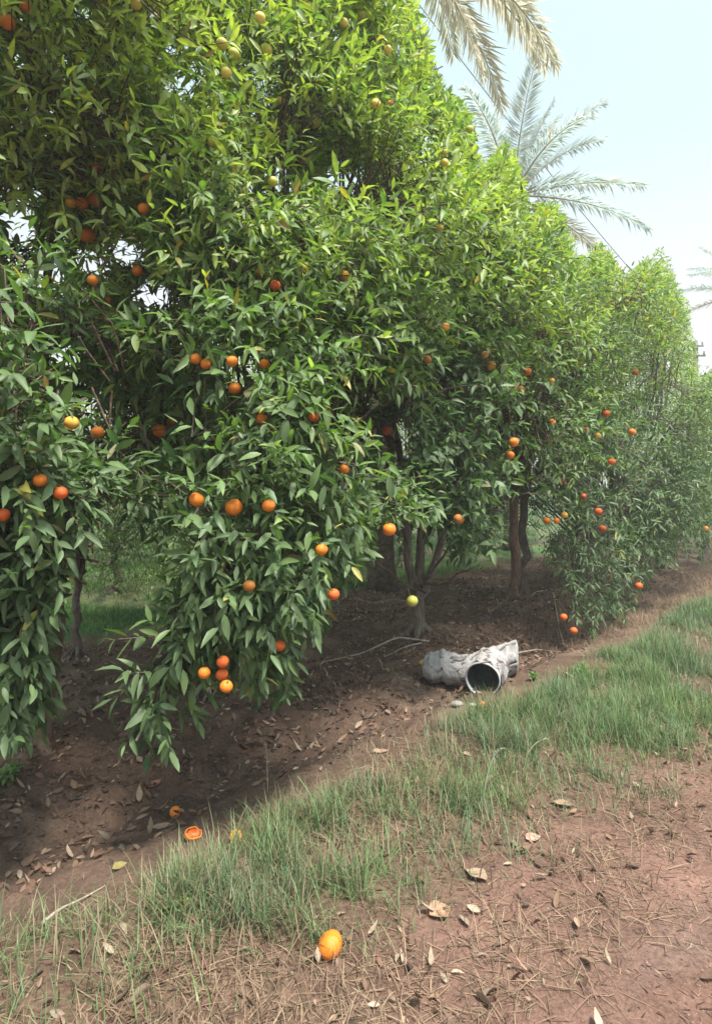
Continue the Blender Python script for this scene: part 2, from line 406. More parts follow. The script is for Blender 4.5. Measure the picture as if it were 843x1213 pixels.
class Tree:
    """crown made of lobes; each lobe is a puff of leafy twigs"""
    def __init__(s, base, H, R, zlow, fork, nl, lsize, seed, dens=150, K=9, lwr=.30, sparse=.0, lobes=True, skip=None, yb=0.0, rl=(.5, .75)):
        s.base = np.array(base, float); s.H, s.R, s.zlow, s.fork = H, R, zlow, fork
        s.lsize, s.dens, s.K, s.lwr, s.yb = lsize, dens, K, lwr, yb
        s.r = np.random.default_rng(seed); s.seed = seed
        s.lobes = []; s.sparse = sparse; s.clip = True
        if lobes:
            for i in range(nl):
                q = (i + .5) / nl
                ang = i * 2.39996 + s.r.normal(0, .25)
                prof = math.sin(math.pi * (.16 + .74 * q)) ** .7
                lr = s.r.uniform(*rl) * (.8 + .2 * prof)
                rr = max(0, R * prof * s.r.uniform(.85, 1.08) - lr * .6)
                z = zlow + lr * .6 + (H - zlow - lr * 1.2) * q + s.r.normal(0, .08)
                c = s.base + np.array([math.cos(ang) * rr, math.sin(ang) * rr, z])
                if skip and skip(c): continue
                s.lobes.append((c, lr, 1.0, 0.0, None))
    def lobe(s, px, py, Y, r, w=1.0, hang=0.0, size=None):
        s.lobes.append((at(px, py, Y), r, w, hang, size)); return s
    def grow(s):
        parts = []; s.tw = []
        axis0 = s.base.copy()
        for (c, lr, w, hang, size) in s.lobes:
            T = int(s.dens * w * (lr / .6) ** 2)
            outc = c - (axis0 + np.array([0, 0, s.H * .5])); outc = outc / (np.linalg.norm(outc) + 1e-6)
            d = norm(s.r.normal(size=(T * 3, 3)))
            keep = (d @ outc) > s.r.uniform(-1.0, .35, T * 3)
            # the side away from the track is thinner
            back = (d[:, 0] * C43 - d[:, 1] * S43) < -.3
            keep &= ~(back & (s.r.random(T * 3) < .45))
            d = d[keep][:T]; T = len(d)
            rr = lr * (.30 + .70 * s.r.random(T) ** .5)
            ell = np.array([1, 1, .95 + .5 * hang])
            tb = c + d * rr[:, None] * ell
            gap = fbm(tb, 1.5, s.seed, 2)
            ok = gap > (.385 + s.sparse + np.where(s.clip, .0 * np.clip((tb[:, 2] - 2.8) / 1.5, 0, 1), 0))
            if w >= 4: ok |= True
            ok &= tb[:, 2] > .10
            tb = tb[ok]; d = d[ok]; T = len(tb)
            if T == 0: continue
            td = d * .75 + outc * .35 + s.r.normal(0, .36 + .22 * (hang > 0), (T, 3))
            hz = np.clip((tb[:, 2] - 1.0) / 2.2, -.7, .55)
            td[:, 2] += hz * .8 - min(hang, .6) * .32
            td = norm(td)
            tl = s.r.uniform(.16, .36, T)
            if hang == .71: tl = tl * .6
            if hang != .71 and s.clip:
                tip = tb + td * tl[:, None] - np.array([0, 0, .05]) - hang * np.array([0, 0, .05])
                ok = ~(outside(tip) | outside(tb))
                tb, td, tl, d = tb[ok], td[ok], tl[ok], d[ok]; T = len(tb)
                if T == 0: continue
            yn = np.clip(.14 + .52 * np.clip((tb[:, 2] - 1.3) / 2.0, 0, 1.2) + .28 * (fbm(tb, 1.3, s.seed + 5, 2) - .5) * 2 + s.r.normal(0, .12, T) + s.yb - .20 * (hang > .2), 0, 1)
            ls = size or s.lsize
            dr = np.where(hang > 0, .22, .26)
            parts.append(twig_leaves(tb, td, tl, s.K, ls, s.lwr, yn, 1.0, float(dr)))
            s.tw.append((tb, td, tl, c))
        s.L = cat(parts)
        return s
    def build_wood(s, root, mat, trunk_r=.075, stems=None, limbs=True, twigs=True, roots=True, straight=False):
        mb = MB(); b = s.base; z0 = b[2] - .12
        f = b + np.array([0, 0, s.fork])
        if stems is None:
            n = 9
            pts = np.array([b + np.array([0, 0, -.12])] + [b + (f - b) * q + np.append(s.r.normal(0, .012 if straight else .03, 2), 0) for q in np.linspace(0.05, 1, n)])
            rad = trunk_r * np.array([1.7, 1.35] + list(np.linspace(1.08, .85, n - 1)))
            mb.tube(pts, rad, 14, wob=.16, seed=s.seed); tops = [pts[-1]]
        else:
            tops = []
            for pts, r0, r1 in stems:
                pts = np.asarray(pts); n = 12
                tt = np.linspace(0, 1, n); ip = np.stack([np.interp(tt, np.linspace(0, 1, len(pts)), pts[:, j]) for j in range(3)], 1)
                ip[1:-1] = (ip[:-2] + ip[1:-1] * 2 + ip[2:]) / 4
                rad = np.linspace(r0, r1, n); rad[0] *= 1.35; rad[1] *= 1.15
                mb.tube(ip, rad, 14, wob=.16, seed=s.seed); tops.append(ip[-1])
        if roots:
            for a in s.r.uniform(0, 6.28, 5):
                d = np.array([math.cos(a), math.sin(a), 0]); rl = s.r.uniform(.18, .4)
                p = [b + d * q * rl + np.array([0, 0, .10 * (1 - q) ** 2 - .035 * q]) for q in np.linspace(.0, 1, 6)]
                for q in p: q[2] += float(ground_h(q[0], q[1])) - b[2]
                mb.tube(p, np.linspace(trunk_r * .6, .008, 6), 7, wob=.2, seed=s.seed)
        trunk = adopt(mb.build('trunk', mat), root)
        if limbs:
            lb = MB()
            for (c, lr, w, hang, size) in s.lobes:
                if s.clip and hang != .71 and outside(c[None] + np.array([0, 0, .1]))[0]: continue
                tp = min(tops, key=lambda q: np.linalg.norm(q - c)); tp = tp - np.array([0, 0, s.r.uniform(.0, .12)])
                m = tp * .45 + c * .55; m[2] = tp[2] * .35 + max(c[2], tp[2] + (.25 if hang > .2 else 0)) * .65 + .12; m += s.r.normal(0, .26, 3) * (hang < .5)
                p = bez(tp, m, c, 9)
                if s.clip and hang != .71 and (outside(p) & (p[:, 2] > 2.4)).any(): continue
                p[1:-1] += s.r.normal(0, .02, (7, 3))
                lb.tube(p, np.linspace(.034, .009, 9) * s.r.uniform(.75, 1.15) * (.75 if hang < .2 else .5 if hang < .5 else .28), 7, wob=.1, seed=s.seed)
            if twigs:
                for tb, td, tl, c in s.tw:
                    sel = s.r.permutation(len(tb))[:max(6, len(tb) // 3)]
                    for j in sel:
                        e = tb[j] + td[j] * tl[j] * .9; e[2] -= .02
                        if s.clip and outside(np.stack([e, c, tb[j], c * .5 + tb[j] * .5])).any() and e[2] > 1.8: continue
                        m = tb[j] * .6 + c * .4 + s.r.normal(0, .03, 3)
                        lb.tube(np.array([c + s.r.normal(0, .05, 3), m, tb[j], e]), np.array([.006, .0045, .0032, .0015]), 4, cap=False)
            adopt(lb.build('limbs', mat), root)
        return trunk
    def build_crown(s, root, tmpl=LEAF11, mat=None):
        v, f, fs, c = leaf_mesh(s.L, tmpl)
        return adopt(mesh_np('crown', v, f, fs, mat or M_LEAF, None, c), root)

def gz(x, y): return np.array([x, y, float(ground_h(x, y))])

# --- the front row -------------------------------------------------------
def in_window(c, x0, x1, y0, y1):
    px = CX + c[0] / c[1] * F; py = HY - (c[2] - CAMZ) / c[1] * F
    return x0 < px < x1 and y0 < py < y1
def pyx(c): return CX + c[0] / c[1] * F, HY - (c[2] - CAMZ) / c[1] * F

tL = Tree(gz(-1.98, 3.88), 5.7, 1.55, 1.5, 1.25, 34, .10, 11, 190, sparse=.05, skip=lambda c: (in_window(c, -80, 190, 190, 400) and int(c[0] * 977) % 10 < 4) or in_window(c, 60, 260, 560, 900))
for a in ((30, 445, 2.7, .42), (95, 475, 2.8, .40), (20, 545, 2.65, .40), (90, 560, 2.75, .32), (-40, 500, 2.6, .45), (140, 440, 3.1, .34), (150, 500, 3.2, .28)):
    tL.lobe(*a, 1.5, .25, .104)
for a in ((18, 630, 2.8, .26), (-40, 640, 2.8, .3), (22, 720, 2.75, .20), (-30, 740, 2.8, .26), (28, 800, 2.8, .16), (5, 820, 2.75, .18), (70, 625, 2.9, .2)):
    tL.lobe(*a, 1.9, .5, .104)
for a in ((50, 660, 2.75, .2), (90, 640, 2.85, .16), (75, 690, 2.8, .10), (12, 770, 2.7, .15), (40, 820, 2.75, .12), (120, 585, 2.9, .16), (110, 655, 2.85, .13), (50, 760, 2.75, .12), (45, 590, 2.7, .22)):
    tL.lobe(*a, 2.2, .4, .104)
for a in ((18, 730, 2.75, .17), (40, 745, 2.7, .12), (10, 780, 2.75, .15), (35, 790, 2.7, .12), (50, 715, 2.7, .12), (28, 815, 2.7, .09), (5, 830, 2.75, .12)):
    tL.lobe(*a, 4.5, .3, .11)
for a in ((30, 300, 3.9, .42), (110, 270, 4.0, .42), (60, 370, 3.8, .36), (150, 330, 4.1, .36), (-30, 250, 3.6, .45), (70, 200, 3.7, .45), (20, 210, 3.4, .35), (150, 240, 3.8, .35), (0, 380, 3.4, .3), (120, 385, 3.6, .3)):
    tL.lobe(*a, 1.8, .1, .10)
for a in ((20, 320, 4.9, .5), (90, 330, 5.0, .5), (150, 290, 5.0, .5), (60, 240, 4.9, .5), (130, 380, 5.0, .45), (0, 400, 4.6, .4), (180, 400, 5.0, .4)):
    tL.lobe(*a, 1.3, .1, .10)
for a in ((50, 120, 3.2, .5), (130, 150, 3.3, .45), (200, 190, 3.5, .5), (20, 40, 3.1, .5), (120, 50, 3.4, .5), (210, 60, 3.7, .55), (90, 215, 3.3, .22)):
    tL.lobe(*a, .9, 0, .10)
tA = Tree(gz(-.62, 5.2), 6.4, 1.85, 1.4, 1.0, 48, .098, 12, 190, yb=.05, sparse=.02, skip=lambda c: in_window(c, -200, 195, 330, 900) or in_window(c, 120, 200, 300, 420))
for a in ((235, 440, 3.2, .36), (300, 450, 3.15, .38), (360, 440, 3.4, .4), (235, 520, 3.05, .34), (310, 540, 3.0, .36), (380, 530, 3.3, .36), (240, 600, 2.95, .3), (310, 620, 2.95, .32), (385, 610, 3.3, .30), (420, 560, 3.7, .34)):
    tA.lobe(*a, 1.5, .3, .104)
for a in ((225, 680, 2.95, .24), (290, 690, 2.95, .28), (350, 690, 3.1, .27), (395, 670, 3.4, .22), (250, 740, 3.0, .2), (310, 750, 3.0, .24), (350, 770, 3.1, .2), (325, 800, 3.0, .16), (205, 740, 2.85, .14)):
    tA.lobe(*a, 1.9, .5, .108)
for a in ((214, 745, 2.85, .12), (200, 772, 2.8, .11), (188, 805, 2.75, .11), (178, 838, 2.75, .10)):
    tA.lobe(*a, 1.3, .71, .115)
for a in ((300, 250, 3.4, .5), (370, 320, 3.6, .5), (260, 320, 3.4, .4), (330, 150, 3.7, .55), (420, 240, 4.0, .55), (250, 220, 3.5, .45), (400, 130, 4.2, .6), (300, 60, 4.0, .6), (430, 400, 4.0, .45), (390, 30, 4.4, .6), (215, 370, 3.3, .28)):
    tA.lobe(*a, 1.05, 0, .098)
tB = Tree(gz(.65, 6.62), 6.0, 1.8, 1.75, .55, 42, .098, 13, 165, yb=-.12, lwr=.37, skip=lambda c: in_window(c, 380, 700, 640, 900))
for a in ((520, 470, 5.0, .5), (560, 540, 5.0, .42), (500, 560, 4.9, .4), (470, 500, 4.8, .45), (550, 610, 5.0, .3), (580, 640, 5.0, .24), (525, 640, 5.0, .26), (560, 672, 5.0, .16), (450, 600, 4.8, .32), (415, 650, 4.6, .3), (400, 700, 4.5, .22), (590, 600, 5.1, .26), (455, 660, 5.0, .2)):
    tB.lobe(*a, 1.15, .35, .112)
for a in ((480, 100, 6.0, .6), (520, 150, 6.2, .5), (540, 230, 5.8, .55), (500, 300, 5.4, .6), (560, 330, 5.6, .55), (530, 400, 5.2, .5), (470, 40, 6.0, .5), (470, 200, 5.4, .55), (546, 165, 6.3, .3), (516, 120, 6.2, .3)):
    tB.lobe(*a, 1.1, 0, .095)
tC = Tree(gz(1.99, 7.95), 5.4, 1.7, 1.75, 1.5, 38, .088, 14, 160, yb=-.04, K=8, skip=lambda c: in_window(c, 540, 680, 600, 900))
for a in ((620, 480, 5.7, .5), (600, 420, 5.7, .5), (640, 400, 6.0, .5), (650, 520, 6.1, .45), (640, 570, 6.3, .4), (600, 300, 6.3, .55), (640, 270, 6.8, .5), (657, 236, 7.3, .32), (590, 250, 6.5, .4), (602, 236, 6.7, .3)):
    tC.lobe(*a, 1.1, .1)
tD = Tree(gz(3.3, 9.3), 5.3, 1.75, .5, .8, 46, .10, 15, 150, K=8, lwr=.21, yb=-.17)
for a in ((690, 450, 6.8, .55), (720, 520, 7.0, .5), (680, 560, 6.7, .45), (700, 620, 6.8, .45), (660, 640, 6.7, .32), (690, 690, 6.7, .36), (720, 680, 7.0, .32), (665, 690, 6.7, .24), (735, 600, 7.3, .45), (715, 725, 7.0, .2), (640, 690, 7.0, .2), (692, 722, 6.8, .24), (662, 708, 6.6, .2), (706, 738, 6.9, .16), (725, 715, 7.2, .25)):
    tD.lobe(*a, 1.1, .3)
tE = Tree(gz(4.6, 10.7), 5.5, 1.7, .5, .8, 42, .085, 16, 140, K=8, yb=-.08)
for a in ((760, 560, 8.4, .55), (770, 640, 8.6, .42), (745, 650, 8.2, .4), (780, 480, 8.8, .6), (790, 690, 9.0, .25), (785, 345, 10.2, .45), (700, 310, 9.0, .35), (752, 350, 9.6, .4)):
    tE.lobe(*a, 1.1, .2)
tF = Tree(gz(5.95, 12.1), 5.3, 1.6, .5, .8, 38, .085, 17, 120, K=7, yb=-.06)
tG = Tree(gz(7.5, 13.6), 4.4, 1.6, .5, .8, 32, .085, 18, 105, K=7, yb=.04)
tH = Tree(gz(9.4, 15.6), 4.4, 1.7, .5, .8, 30, .09, 19, 70, K=7, yb=.15)
FRONT = [tL, tA, tB, tC, tD, tE, tF, tG, tH]
for t_ in FRONT: t_.grow()

# ------------------------------------------------------------------ fruit on the trees
# px, py, diameter in px, peel, label
FRUIT = [
 (9,26,18,'o','large blurred orange at the top left corner of the leafy canopy'),
 (31,9,14,'o','orange cut by the top edge, up and right of the blurred corner orange'),
 (161,4,12,'y','pale orange fruit at the very top of the canopy, left of the sky gap'),
 (114,198,12,'d','dim orange half lost in leaves above the row of three oranges'),
 (84,240,12,'y','yellowish smallest fruit at the left end of the row of three'),
 (97,241,15,'o','middle orange of the touching row of three on the dark upper left side'),
 (113,237,17,'o','biggest orange at the right end of the row of three'),
 (104,279,17,'o','single round orange hanging below the row of three'),
 (170,247,13,'o','lone orange among bright leaves right of the row of three'),
 (163,321,13,'o','orange with leaf tip across it beside the bright sky gap'),
 (110,332,7,'o','tiny orange deep in the dark leaves left of the sky gap'),
 (127,356,7,'o','tiny orange lowest in the dark hollow beside the sky gap'),
 (308,21,13,'y','pale apricot fruit high in the canopy near the top edge'),
 (263,52,14,'g','green-yellow upper fruit of a close pair high in the bright canopy'),
 (277,64,14,'g','greener lower fruit of the close pair high in the bright canopy'),
 (268,86,12,'y','yellow fruit tucked just under the green pair at the top'),
 (316,59,10,'g','small pale yellow fruit right of the green pair at the top'),
 (373,145,15,'g','largest pale green fruit in the upper middle canopy'),
 (352,152,13,'g','green fruit half hidden just left of the largest pale green one'),
 (361,189,14,'g','round lime-yellow fruit hanging below the two pale green ones'),
 (323,215,12,'g','yellow-green fruit by a small sky gap in the upper middle'),
 (332,120,8,'y','small yellow-orange speck left above the pale green fruits'),
 (252,168,11,'g','green fruit nearly matching its leaves in the upper left middle'),
 (407,27,9,'y','small pale fruit beside a bare twig near the top edge'),
 (445,123,12,'y','bright yellow-orange fruit on the sky side of the tall canopy'),
 (462,124,10,'d','dull fruit just right of the bright yellow-orange one'),
 (459,59,9,'y','little apricot fruit near the palm fronds at the canopy edge'),
 (428,19,9,'y','small apricot fruit close to the top edge left of the palm'),
 (525,180,11,'g','upper yellow-green fruit of two near the sky edge under the cable'),
 (526,193,10,'y','lower golden fruit of two near the sky edge under the cable'),
 (556,153,9,'g','small yellow-green fruit at the sky edge beside the cable'),
 (520,270,11,'y','single yellow fruit in the middle of the bright upper right canopy'),
 (326,338,13,'r','reddish fruit half covered by leaves under the dark bare branch'),
 (308,323,8,'d','small dull fruit just below the dark bare branch'),
 (408,326,12,'y','yellow-orange oval fruit in bright leaves right of the bare branch'),
 (85,501,17,'y','half-green yellow-orange fruit left of a fully orange one'),
 (116,512,15,'o','orange right beside the half-green fruit on the left tree'),
 (189,510,16,'o','orange in the dark fork between the left tree and the hanging mass'),
 (203,499,9,'d','shaded fruit peeping behind the orange in the dark fork'),
 (48,569,12,'o','orange crossed by a leaf low on the left tree'),
 (72,584,8,'r','dark red fruit low right of the leaf-crossed one on the left tree'),
 (4,610,9,'r','small crimson fruit at the left edge above the leaning trunk'),
 (232,425,14,'o','left orange of a touching pair below the bright sky gap'),
 (244,431,13,'o','right redder orange of the touching pair below the sky gap'),
 (275,428,7,'o','tiny orange right of the touching pair'),
 (313,431,11,'o','orange showing only a sliver under leaves right of the touching pair'),
 (278,460,15,'o','clean round orange against a dark hollow in the mid canopy'),
 (310,496,14,'o','bright round orange in the middle of the hanging foliage'),
 (371,494,10,'r','dull red fruit in shade right of the bright round orange'),
 (421,498,10,'o','small orange at the seam of the hanging foliage and next tree'),
 (458,510,13,'r','red fruit in a dark hollow of the middle tree'),
 (407,556,9,'o','small orange low in fine leaves right of the hanging foliage'),
 (233,592,18,'o','clean bright orange at the left of three in a low line'),
 (277,601,21,'o','largest streaked orange, middle of three in a low line'),
 (318,599,16,'o','orange partly behind a leaf at the right of three in a low line'),
 (381,651,11,'o','small orange under a horizontal leaf low in the hanging foliage'),
 (295,694,15,'d','brownish orange in deep shade low in the hanging foliage'),
 (395,704,14,'r','deep red fruit at the lower right rim of the hanging foliage'),
 (331,765,9,'r','small red fruit near the bottom tips of the hanging foliage'),
 (242,797,12,'o','orange close to the ground left of a stacked red group'),
 (264,784,13,'r','top fruit of the stacked red group close to the ground'),
 (263,799,14,'r','middle fruit of the stacked red group close to the ground'),
 (268,813,11,'o','bottom fruit of the stacked red group close to the ground'),
 (461,627,16,'o','bright single orange left of the forked trunk'),
 (543,615,13,'d','brown shaded orange among broad leaves above the forked trunk'),
 (488,712,14,'g','yellow-green fruit hanging in front of the forked trunk'),
 (505,426,12,'d','dull orange in a dark hollow of the middle tree crown'),
 (527,387,11,'y','amber fruit higher than the dull one in the middle tree crown'),
 (574,420,9,'y','small amber fruit above a yellow-orange pair'),
 (581,433,12,'y','left bright yellow-orange fruit of a side by side pair'),
 (596,435,10,'d','right dimmer fruit of the side by side pair'),
 (624,440,10,'o','orange upper right of the large golden fruit'),
 (616,462,13,'y','large golden orange fruit at the meeting of two crowns'),
 (608,524,12,'o','upper orange of a vertical couple above the slim trunk'),
 (604,539,10,'o','lower orange of a vertical couple above the slim trunk'),
 (653,451,7,'y','tiny yellow fruit high in the narrow-leaved tree'),
 (752,441,9,'r','topmost red fruit on the right-hand trees'),
 (717,490,10,'r','red-orange fruit above a pair in the narrow-leaved tree'),
 (654,500,8,'o','faint orange left in the narrow-leaved tree'),
 (695,509,9,'r','left red fruit of a pair in the narrow-leaved tree'),
 (707,516,8,'y','right yellow fruit of a pair in the narrow-leaved tree'),
 (748,512,9,'o','orange right of the red and yellow pair'),
 (724,547,9,'r','red fruit under the red and yellow pair'),
 (665,570,9,'r','dark red fruit halfway down the shaded left side of the narrow-leaved tree'),
 (691,588,8,'r','dim red fruit in the shaded middle of the narrow-leaved tree'),
 (708,606,10,'r','upper fruit of two dark red ones low in the narrow-leaved tree'),
 (713,626,9,'r','lower brighter fruit of two red ones low in the narrow-leaved tree'),
 (668,610,8,'y','golden fruit right of two orange ones near the dark hollow'),
 (647,617,9,'o','leftmost orange beside the dark hollow right of the slim trunk'),
 (659,617,8,'o','orange between the leftmost and the golden one by the dark hollow'),
 (756,694,9,'r','pinkish red fruit above the dry bank at the right'),
 (667,731,9,'r','red fruit hanging over the bare earth mound'),
 (679,747,9,'r','lowest red fruit almost touching the grass beside the mound'),
 (835,626,8,'y','pale fruit at the right edge in the farthest foliage'),
]
def sphere_mesh(name, rad, seg=24, ring=16, squash=.93, seed=0):
    th = np.linspace(0, np.pi, ring + 1); ph = np.linspace(0, 2 * np.pi, seg, endpoint=False)
    v = [(0, 0, 1)]; 
    for t in th[1:-1]:
        for p in ph: v.append((math.sin(t) * math.cos(p), math.sin(t) * math.sin(p), math.cos(t)))
    v.append((0, 0, -1)); v = np.array(v, float)
    k = 1 + .05 * (vnoise(v, 1.3, seed) - .5)
    v = v * k[:, None]
    rim = np.hypot(v[:, 0], v[:, 1])
    v[:, 2] -= np.where(v[:, 2] > 0, .12 * np.exp(-(rim / .16) ** 2), 0)       # dimple at the stalk
    v[:, 2] += np.where(v[:, 2] < 0, .05 * np.exp(-(rim / .12) ** 2), 0)
    v[:, 2] *= squash; v *= rad
    f = []; n = len(v) - 1
    for k in range(seg): f.append((0, 1 + k, 1 + (k + 1) % seg))
    for i in range(ring - 2):
        for k in range(seg):
            a = 1 + i * seg
            f.append((a + k, a + seg + k, a + seg + (k + 1) % seg, a + (k + 1) % seg))
    a = 1 + (ring - 2) * seg
    for k in range(seg): f.append((a + k, n, a + (k + 1) % seg))
    return v, f
def fruit_mesh(kind, seed):
    mb = MB(); v, f = sphere_mesh('', 1.0, seed=seed); mb.add(v, f)
    o = mb.build('orange', M_OR[kind]); me = o.data; bpy.data.objects.remove(o); return me
FR_MESH = {k: [fruit_mesh(k, s) for s in range(2)] for k in M_OR}
def stalk_mesh():
    mb = MB()
    mb.tube(np.array([[0, 0, .80], [0, 0, 1.05], [.05, .02, 1.6], [.03, .1, 2.6]]), np.array([.07, .06, .045, .04]), 6)
    for k in range(5):
        a = k * 1.2566
        p = np.array([[0, 0, .86], [math.cos(a - .4) * .13, math.sin(a - .4) * .13, .86], [math.cos(a) * .27, math.sin(a) * .27, .90], [math.cos(a + .4) * .13, math.sin(a + .4) * .13, .86]])
        mb.add(np.concatenate([p, p + np.array([0, 0, .035])]), [(0, 1, 2, 3), (7, 6, 5, 4), (0, 4, 5, 1), (1, 5, 6, 2), (2, 6, 7, 3), (3, 7, 4, 0)])
    o = mb.build('stalk', M_CALYX); me = o.data; bpy.data.objects.remove(o); return me
ST_MESH = stalk_mesh()

allpos = np.concatenate([t.L['pos'] + t.L['axis'] * t.L['len'][:, None] * .5 for t in FRONT])
apx = CX + allpos[:, 0] / allpos[:, 1] * F; apy = HY - (allpos[:, 2] - CAMZ) / allpos[:, 1] * F
placed = []
def front_depth(px, py, rad):
    for m in (1.0, 1.8, 3, 6):
        sel = (np.abs(apx - px) < rad * m) & (np.abs(apy - py) < rad * m)
        if sel.sum() >= 5: return float(np.percentile(allpos[sel, 1], 6))
    return 4.0
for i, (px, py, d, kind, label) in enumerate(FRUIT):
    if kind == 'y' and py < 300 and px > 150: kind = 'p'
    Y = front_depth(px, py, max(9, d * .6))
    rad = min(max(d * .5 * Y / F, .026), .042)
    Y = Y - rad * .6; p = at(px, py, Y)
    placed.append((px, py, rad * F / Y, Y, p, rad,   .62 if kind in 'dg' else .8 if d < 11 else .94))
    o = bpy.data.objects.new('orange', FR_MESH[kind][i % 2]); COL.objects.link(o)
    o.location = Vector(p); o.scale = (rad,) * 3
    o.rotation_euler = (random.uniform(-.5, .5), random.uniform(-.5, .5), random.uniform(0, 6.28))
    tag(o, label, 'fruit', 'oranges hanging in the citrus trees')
    if d >= 9:
        s_ = bpy.data.objects.new('stalk', ST_MESH); COL.objects.link(s_); s_.parent = o
# leaves that would grow through a fruit, or hang right over its open side, are thinned out
for t_ in FRONT:
    L = t_.L; keep = np.ones(len(L['pos']), bool)
    side = np.cross(L['nrm'], L['axis'])
    for fr, sd in ((.05, 0), (.3, -.42), (.3, .42), (.3, 0), (.55, -.42), (.55, .42), (.55, 0), (.8, 0), (1., 0)):
        q = L['pos'] + L['axis'] * (L['len'] * fr)[:, None] + side * (L['wid'] * sd)[:, None]
        qx = CX + q[:, 0] / q[:, 1] * F; qy = HY - (q[:, 2] - CAMZ) / q[:, 1] * F
        for (px, py, rp, Y, p, rad, vis) in placed:
            near = np.abs(q - p).max(1) < .9
            if not near.any(): continue
            ins = near & (((q - p) ** 2).sum(1) < (rad * 1.02) ** 2)
            fro = near & (q[:, 1] < Y + .01) & (np.hypot(qx - px, qy - py) < rp * .92) & (_hash((L['pos'][:, 0] * 1e4).astype(np.int64), (L['pos'][:, 2] * 1e4).astype(np.int64), 0 * qx.astype(np.int64), 3) < vis)
            keep &= ~(ins | fro)
    t_.L = {k: v[keep] for k, v in L.items()}

# ------------------------------------------------------------------ build the front row
TREE_LABEL = {
 'L': 'nearest citrus tree at the left edge with open dark crown and reddish leaning trunk',
 'A': 'tall citrus tree whose broad leafy mass hangs almost to the ground in the middle left',
 'B': 'citrus tree with pale forked trunk just behind the broken white pipe',
 'C': 'citrus tree with a slim straight bare trunk on the bare earth mound',
 'D': 'dense narrow-leaved citrus tree reaching the grass right of the earth mound',
 'E': 'citrus tree above the dry bank with rounded top under the palm tip',
 'F': 'grey-green citrus tree with the last high feathery top before the pole',
 'G': 'lower yellowish citrus tree at the right edge beneath the pole',
 'H': 'farthest citrus tree peeping in at the right edge behind the yellowish one',
}
GRP = 'citrus trees in the front row along the track'
def plant(t, key, mat, name='citrus_tree', tmpl=LEAF11, lmat=None, label=None, group=GRP, **kw):
    root = empty(name, t.base); tag(root, label or TREE_LABEL[key], 'tree', group)
    t.build_wood(root, mat, **kw); t.build_crown(root, tmpl, lmat)
    return root
B = tL.base
plant(tL, 'L', M_BARK_RED, trunk_r=.10, stems=[
    ([B + [0, 0, -.12], B + [.04, .02, .3], B + [.13, .02, .75], B + [.02, -.02, 1.25]], .085, .06),
    ([B + [.10, .02, .62], B + [-.08, -.05, 1.0], B + [-.14, -.05, 1.35], B + [-.25, -.1, 2.2]], .06, .04),
    ([B + [.02, -.02, 1.2], B + [.1, -.05, 1.9], B + [.05, 0, 2.7], B + [.22, 0, 3.6]], .045, .02),
    ([B + [-.2, -.08, 2.0], B + [-.15, -.4, 2.5], B + [-.3, -.55, 3.0], B + [-.35, -.6, 3.6]], .035, .02)])
rA = plant(tA, 'A', M_BARK, trunk_r=.055)
M_BRANCH = noise_mat('dark_bare_branch', (.03, .024, .02), (.07, .055, .045), 30, .9, .4, 60)
def bare(pp, r0, r1):
    mb = MB(); Y0 = min(front_depth(px, py, 10) for px, py in pp)
    pts = np.array([at(px, py, Y0 + .03 - .05 * k / len(pp)) for k, (px, py) in enumerate(pp)])
    n = 10; tt = np.linspace(0, 1, n); ip = np.stack([np.interp(tt, np.linspace(0, 1, len(pts)), pts[:, j]) for j in range(3)], 1)
    mb.tube(ip, np.linspace(r0, r1, n), 7, wob=.2, seed=5); adopt(mb.build('bare_branch', M_BRANCH), rA)
bare([(262, 330), (285, 322), (308, 310), (335, 298), (362, 288)], .011, .004)
bare([(274, 326), (275, 305), (268, 285)], .006, .003); bare([(318, 305), (330, 291), (338, 284)], .005, .002)
B = tB.base
plant(tB, 'B', M_BARK, trunk_r=.08, stems=[
    ([B + [0, 0, -.1], B + [-.01, 0, .25], B + [0, 0, .5]], .082, .078),
    ([B + [-.01, 0, .4], B + [-.12, .0, .75], B + [-.10, 0, 1.2], B + [-.2, .1, 2.0]], .055, .035),
    ([B + [.0, 0, .4], B + [.03, .05, .8], B + [.05, .05, 1.3], B + [.05, 0, 2.2]], .055, .035),
    ([B + [.02, 0, .35], B + [.16, -.05, .68], B + [.3, -.1, 1.2], B + [.5, -.1, 1.9]], .045, .03)])
plant(tC, 'C', M_BARK_RED, trunk_r=.058, straight=True)
plant(tD, 'D', M_BARK, trunk_r=.09)
plant(tE, 'E', M_BARK, tmpl=LEAF5, lmat=M_LEAF_FAR, twigs=False)
plant(tF, 'F', M_BARK, tmpl=LEAF5, lmat=M_LEAF_FAR, twigs=False)
plant(tG, 'G', M_BARK, tmpl=LEAF5, lmat=M_LEAF_FAR, twigs=False)
plant(tH, 'H', M_BARK, tmpl=LEAF5, lmat=M_LEAF_FAR, twigs=False)

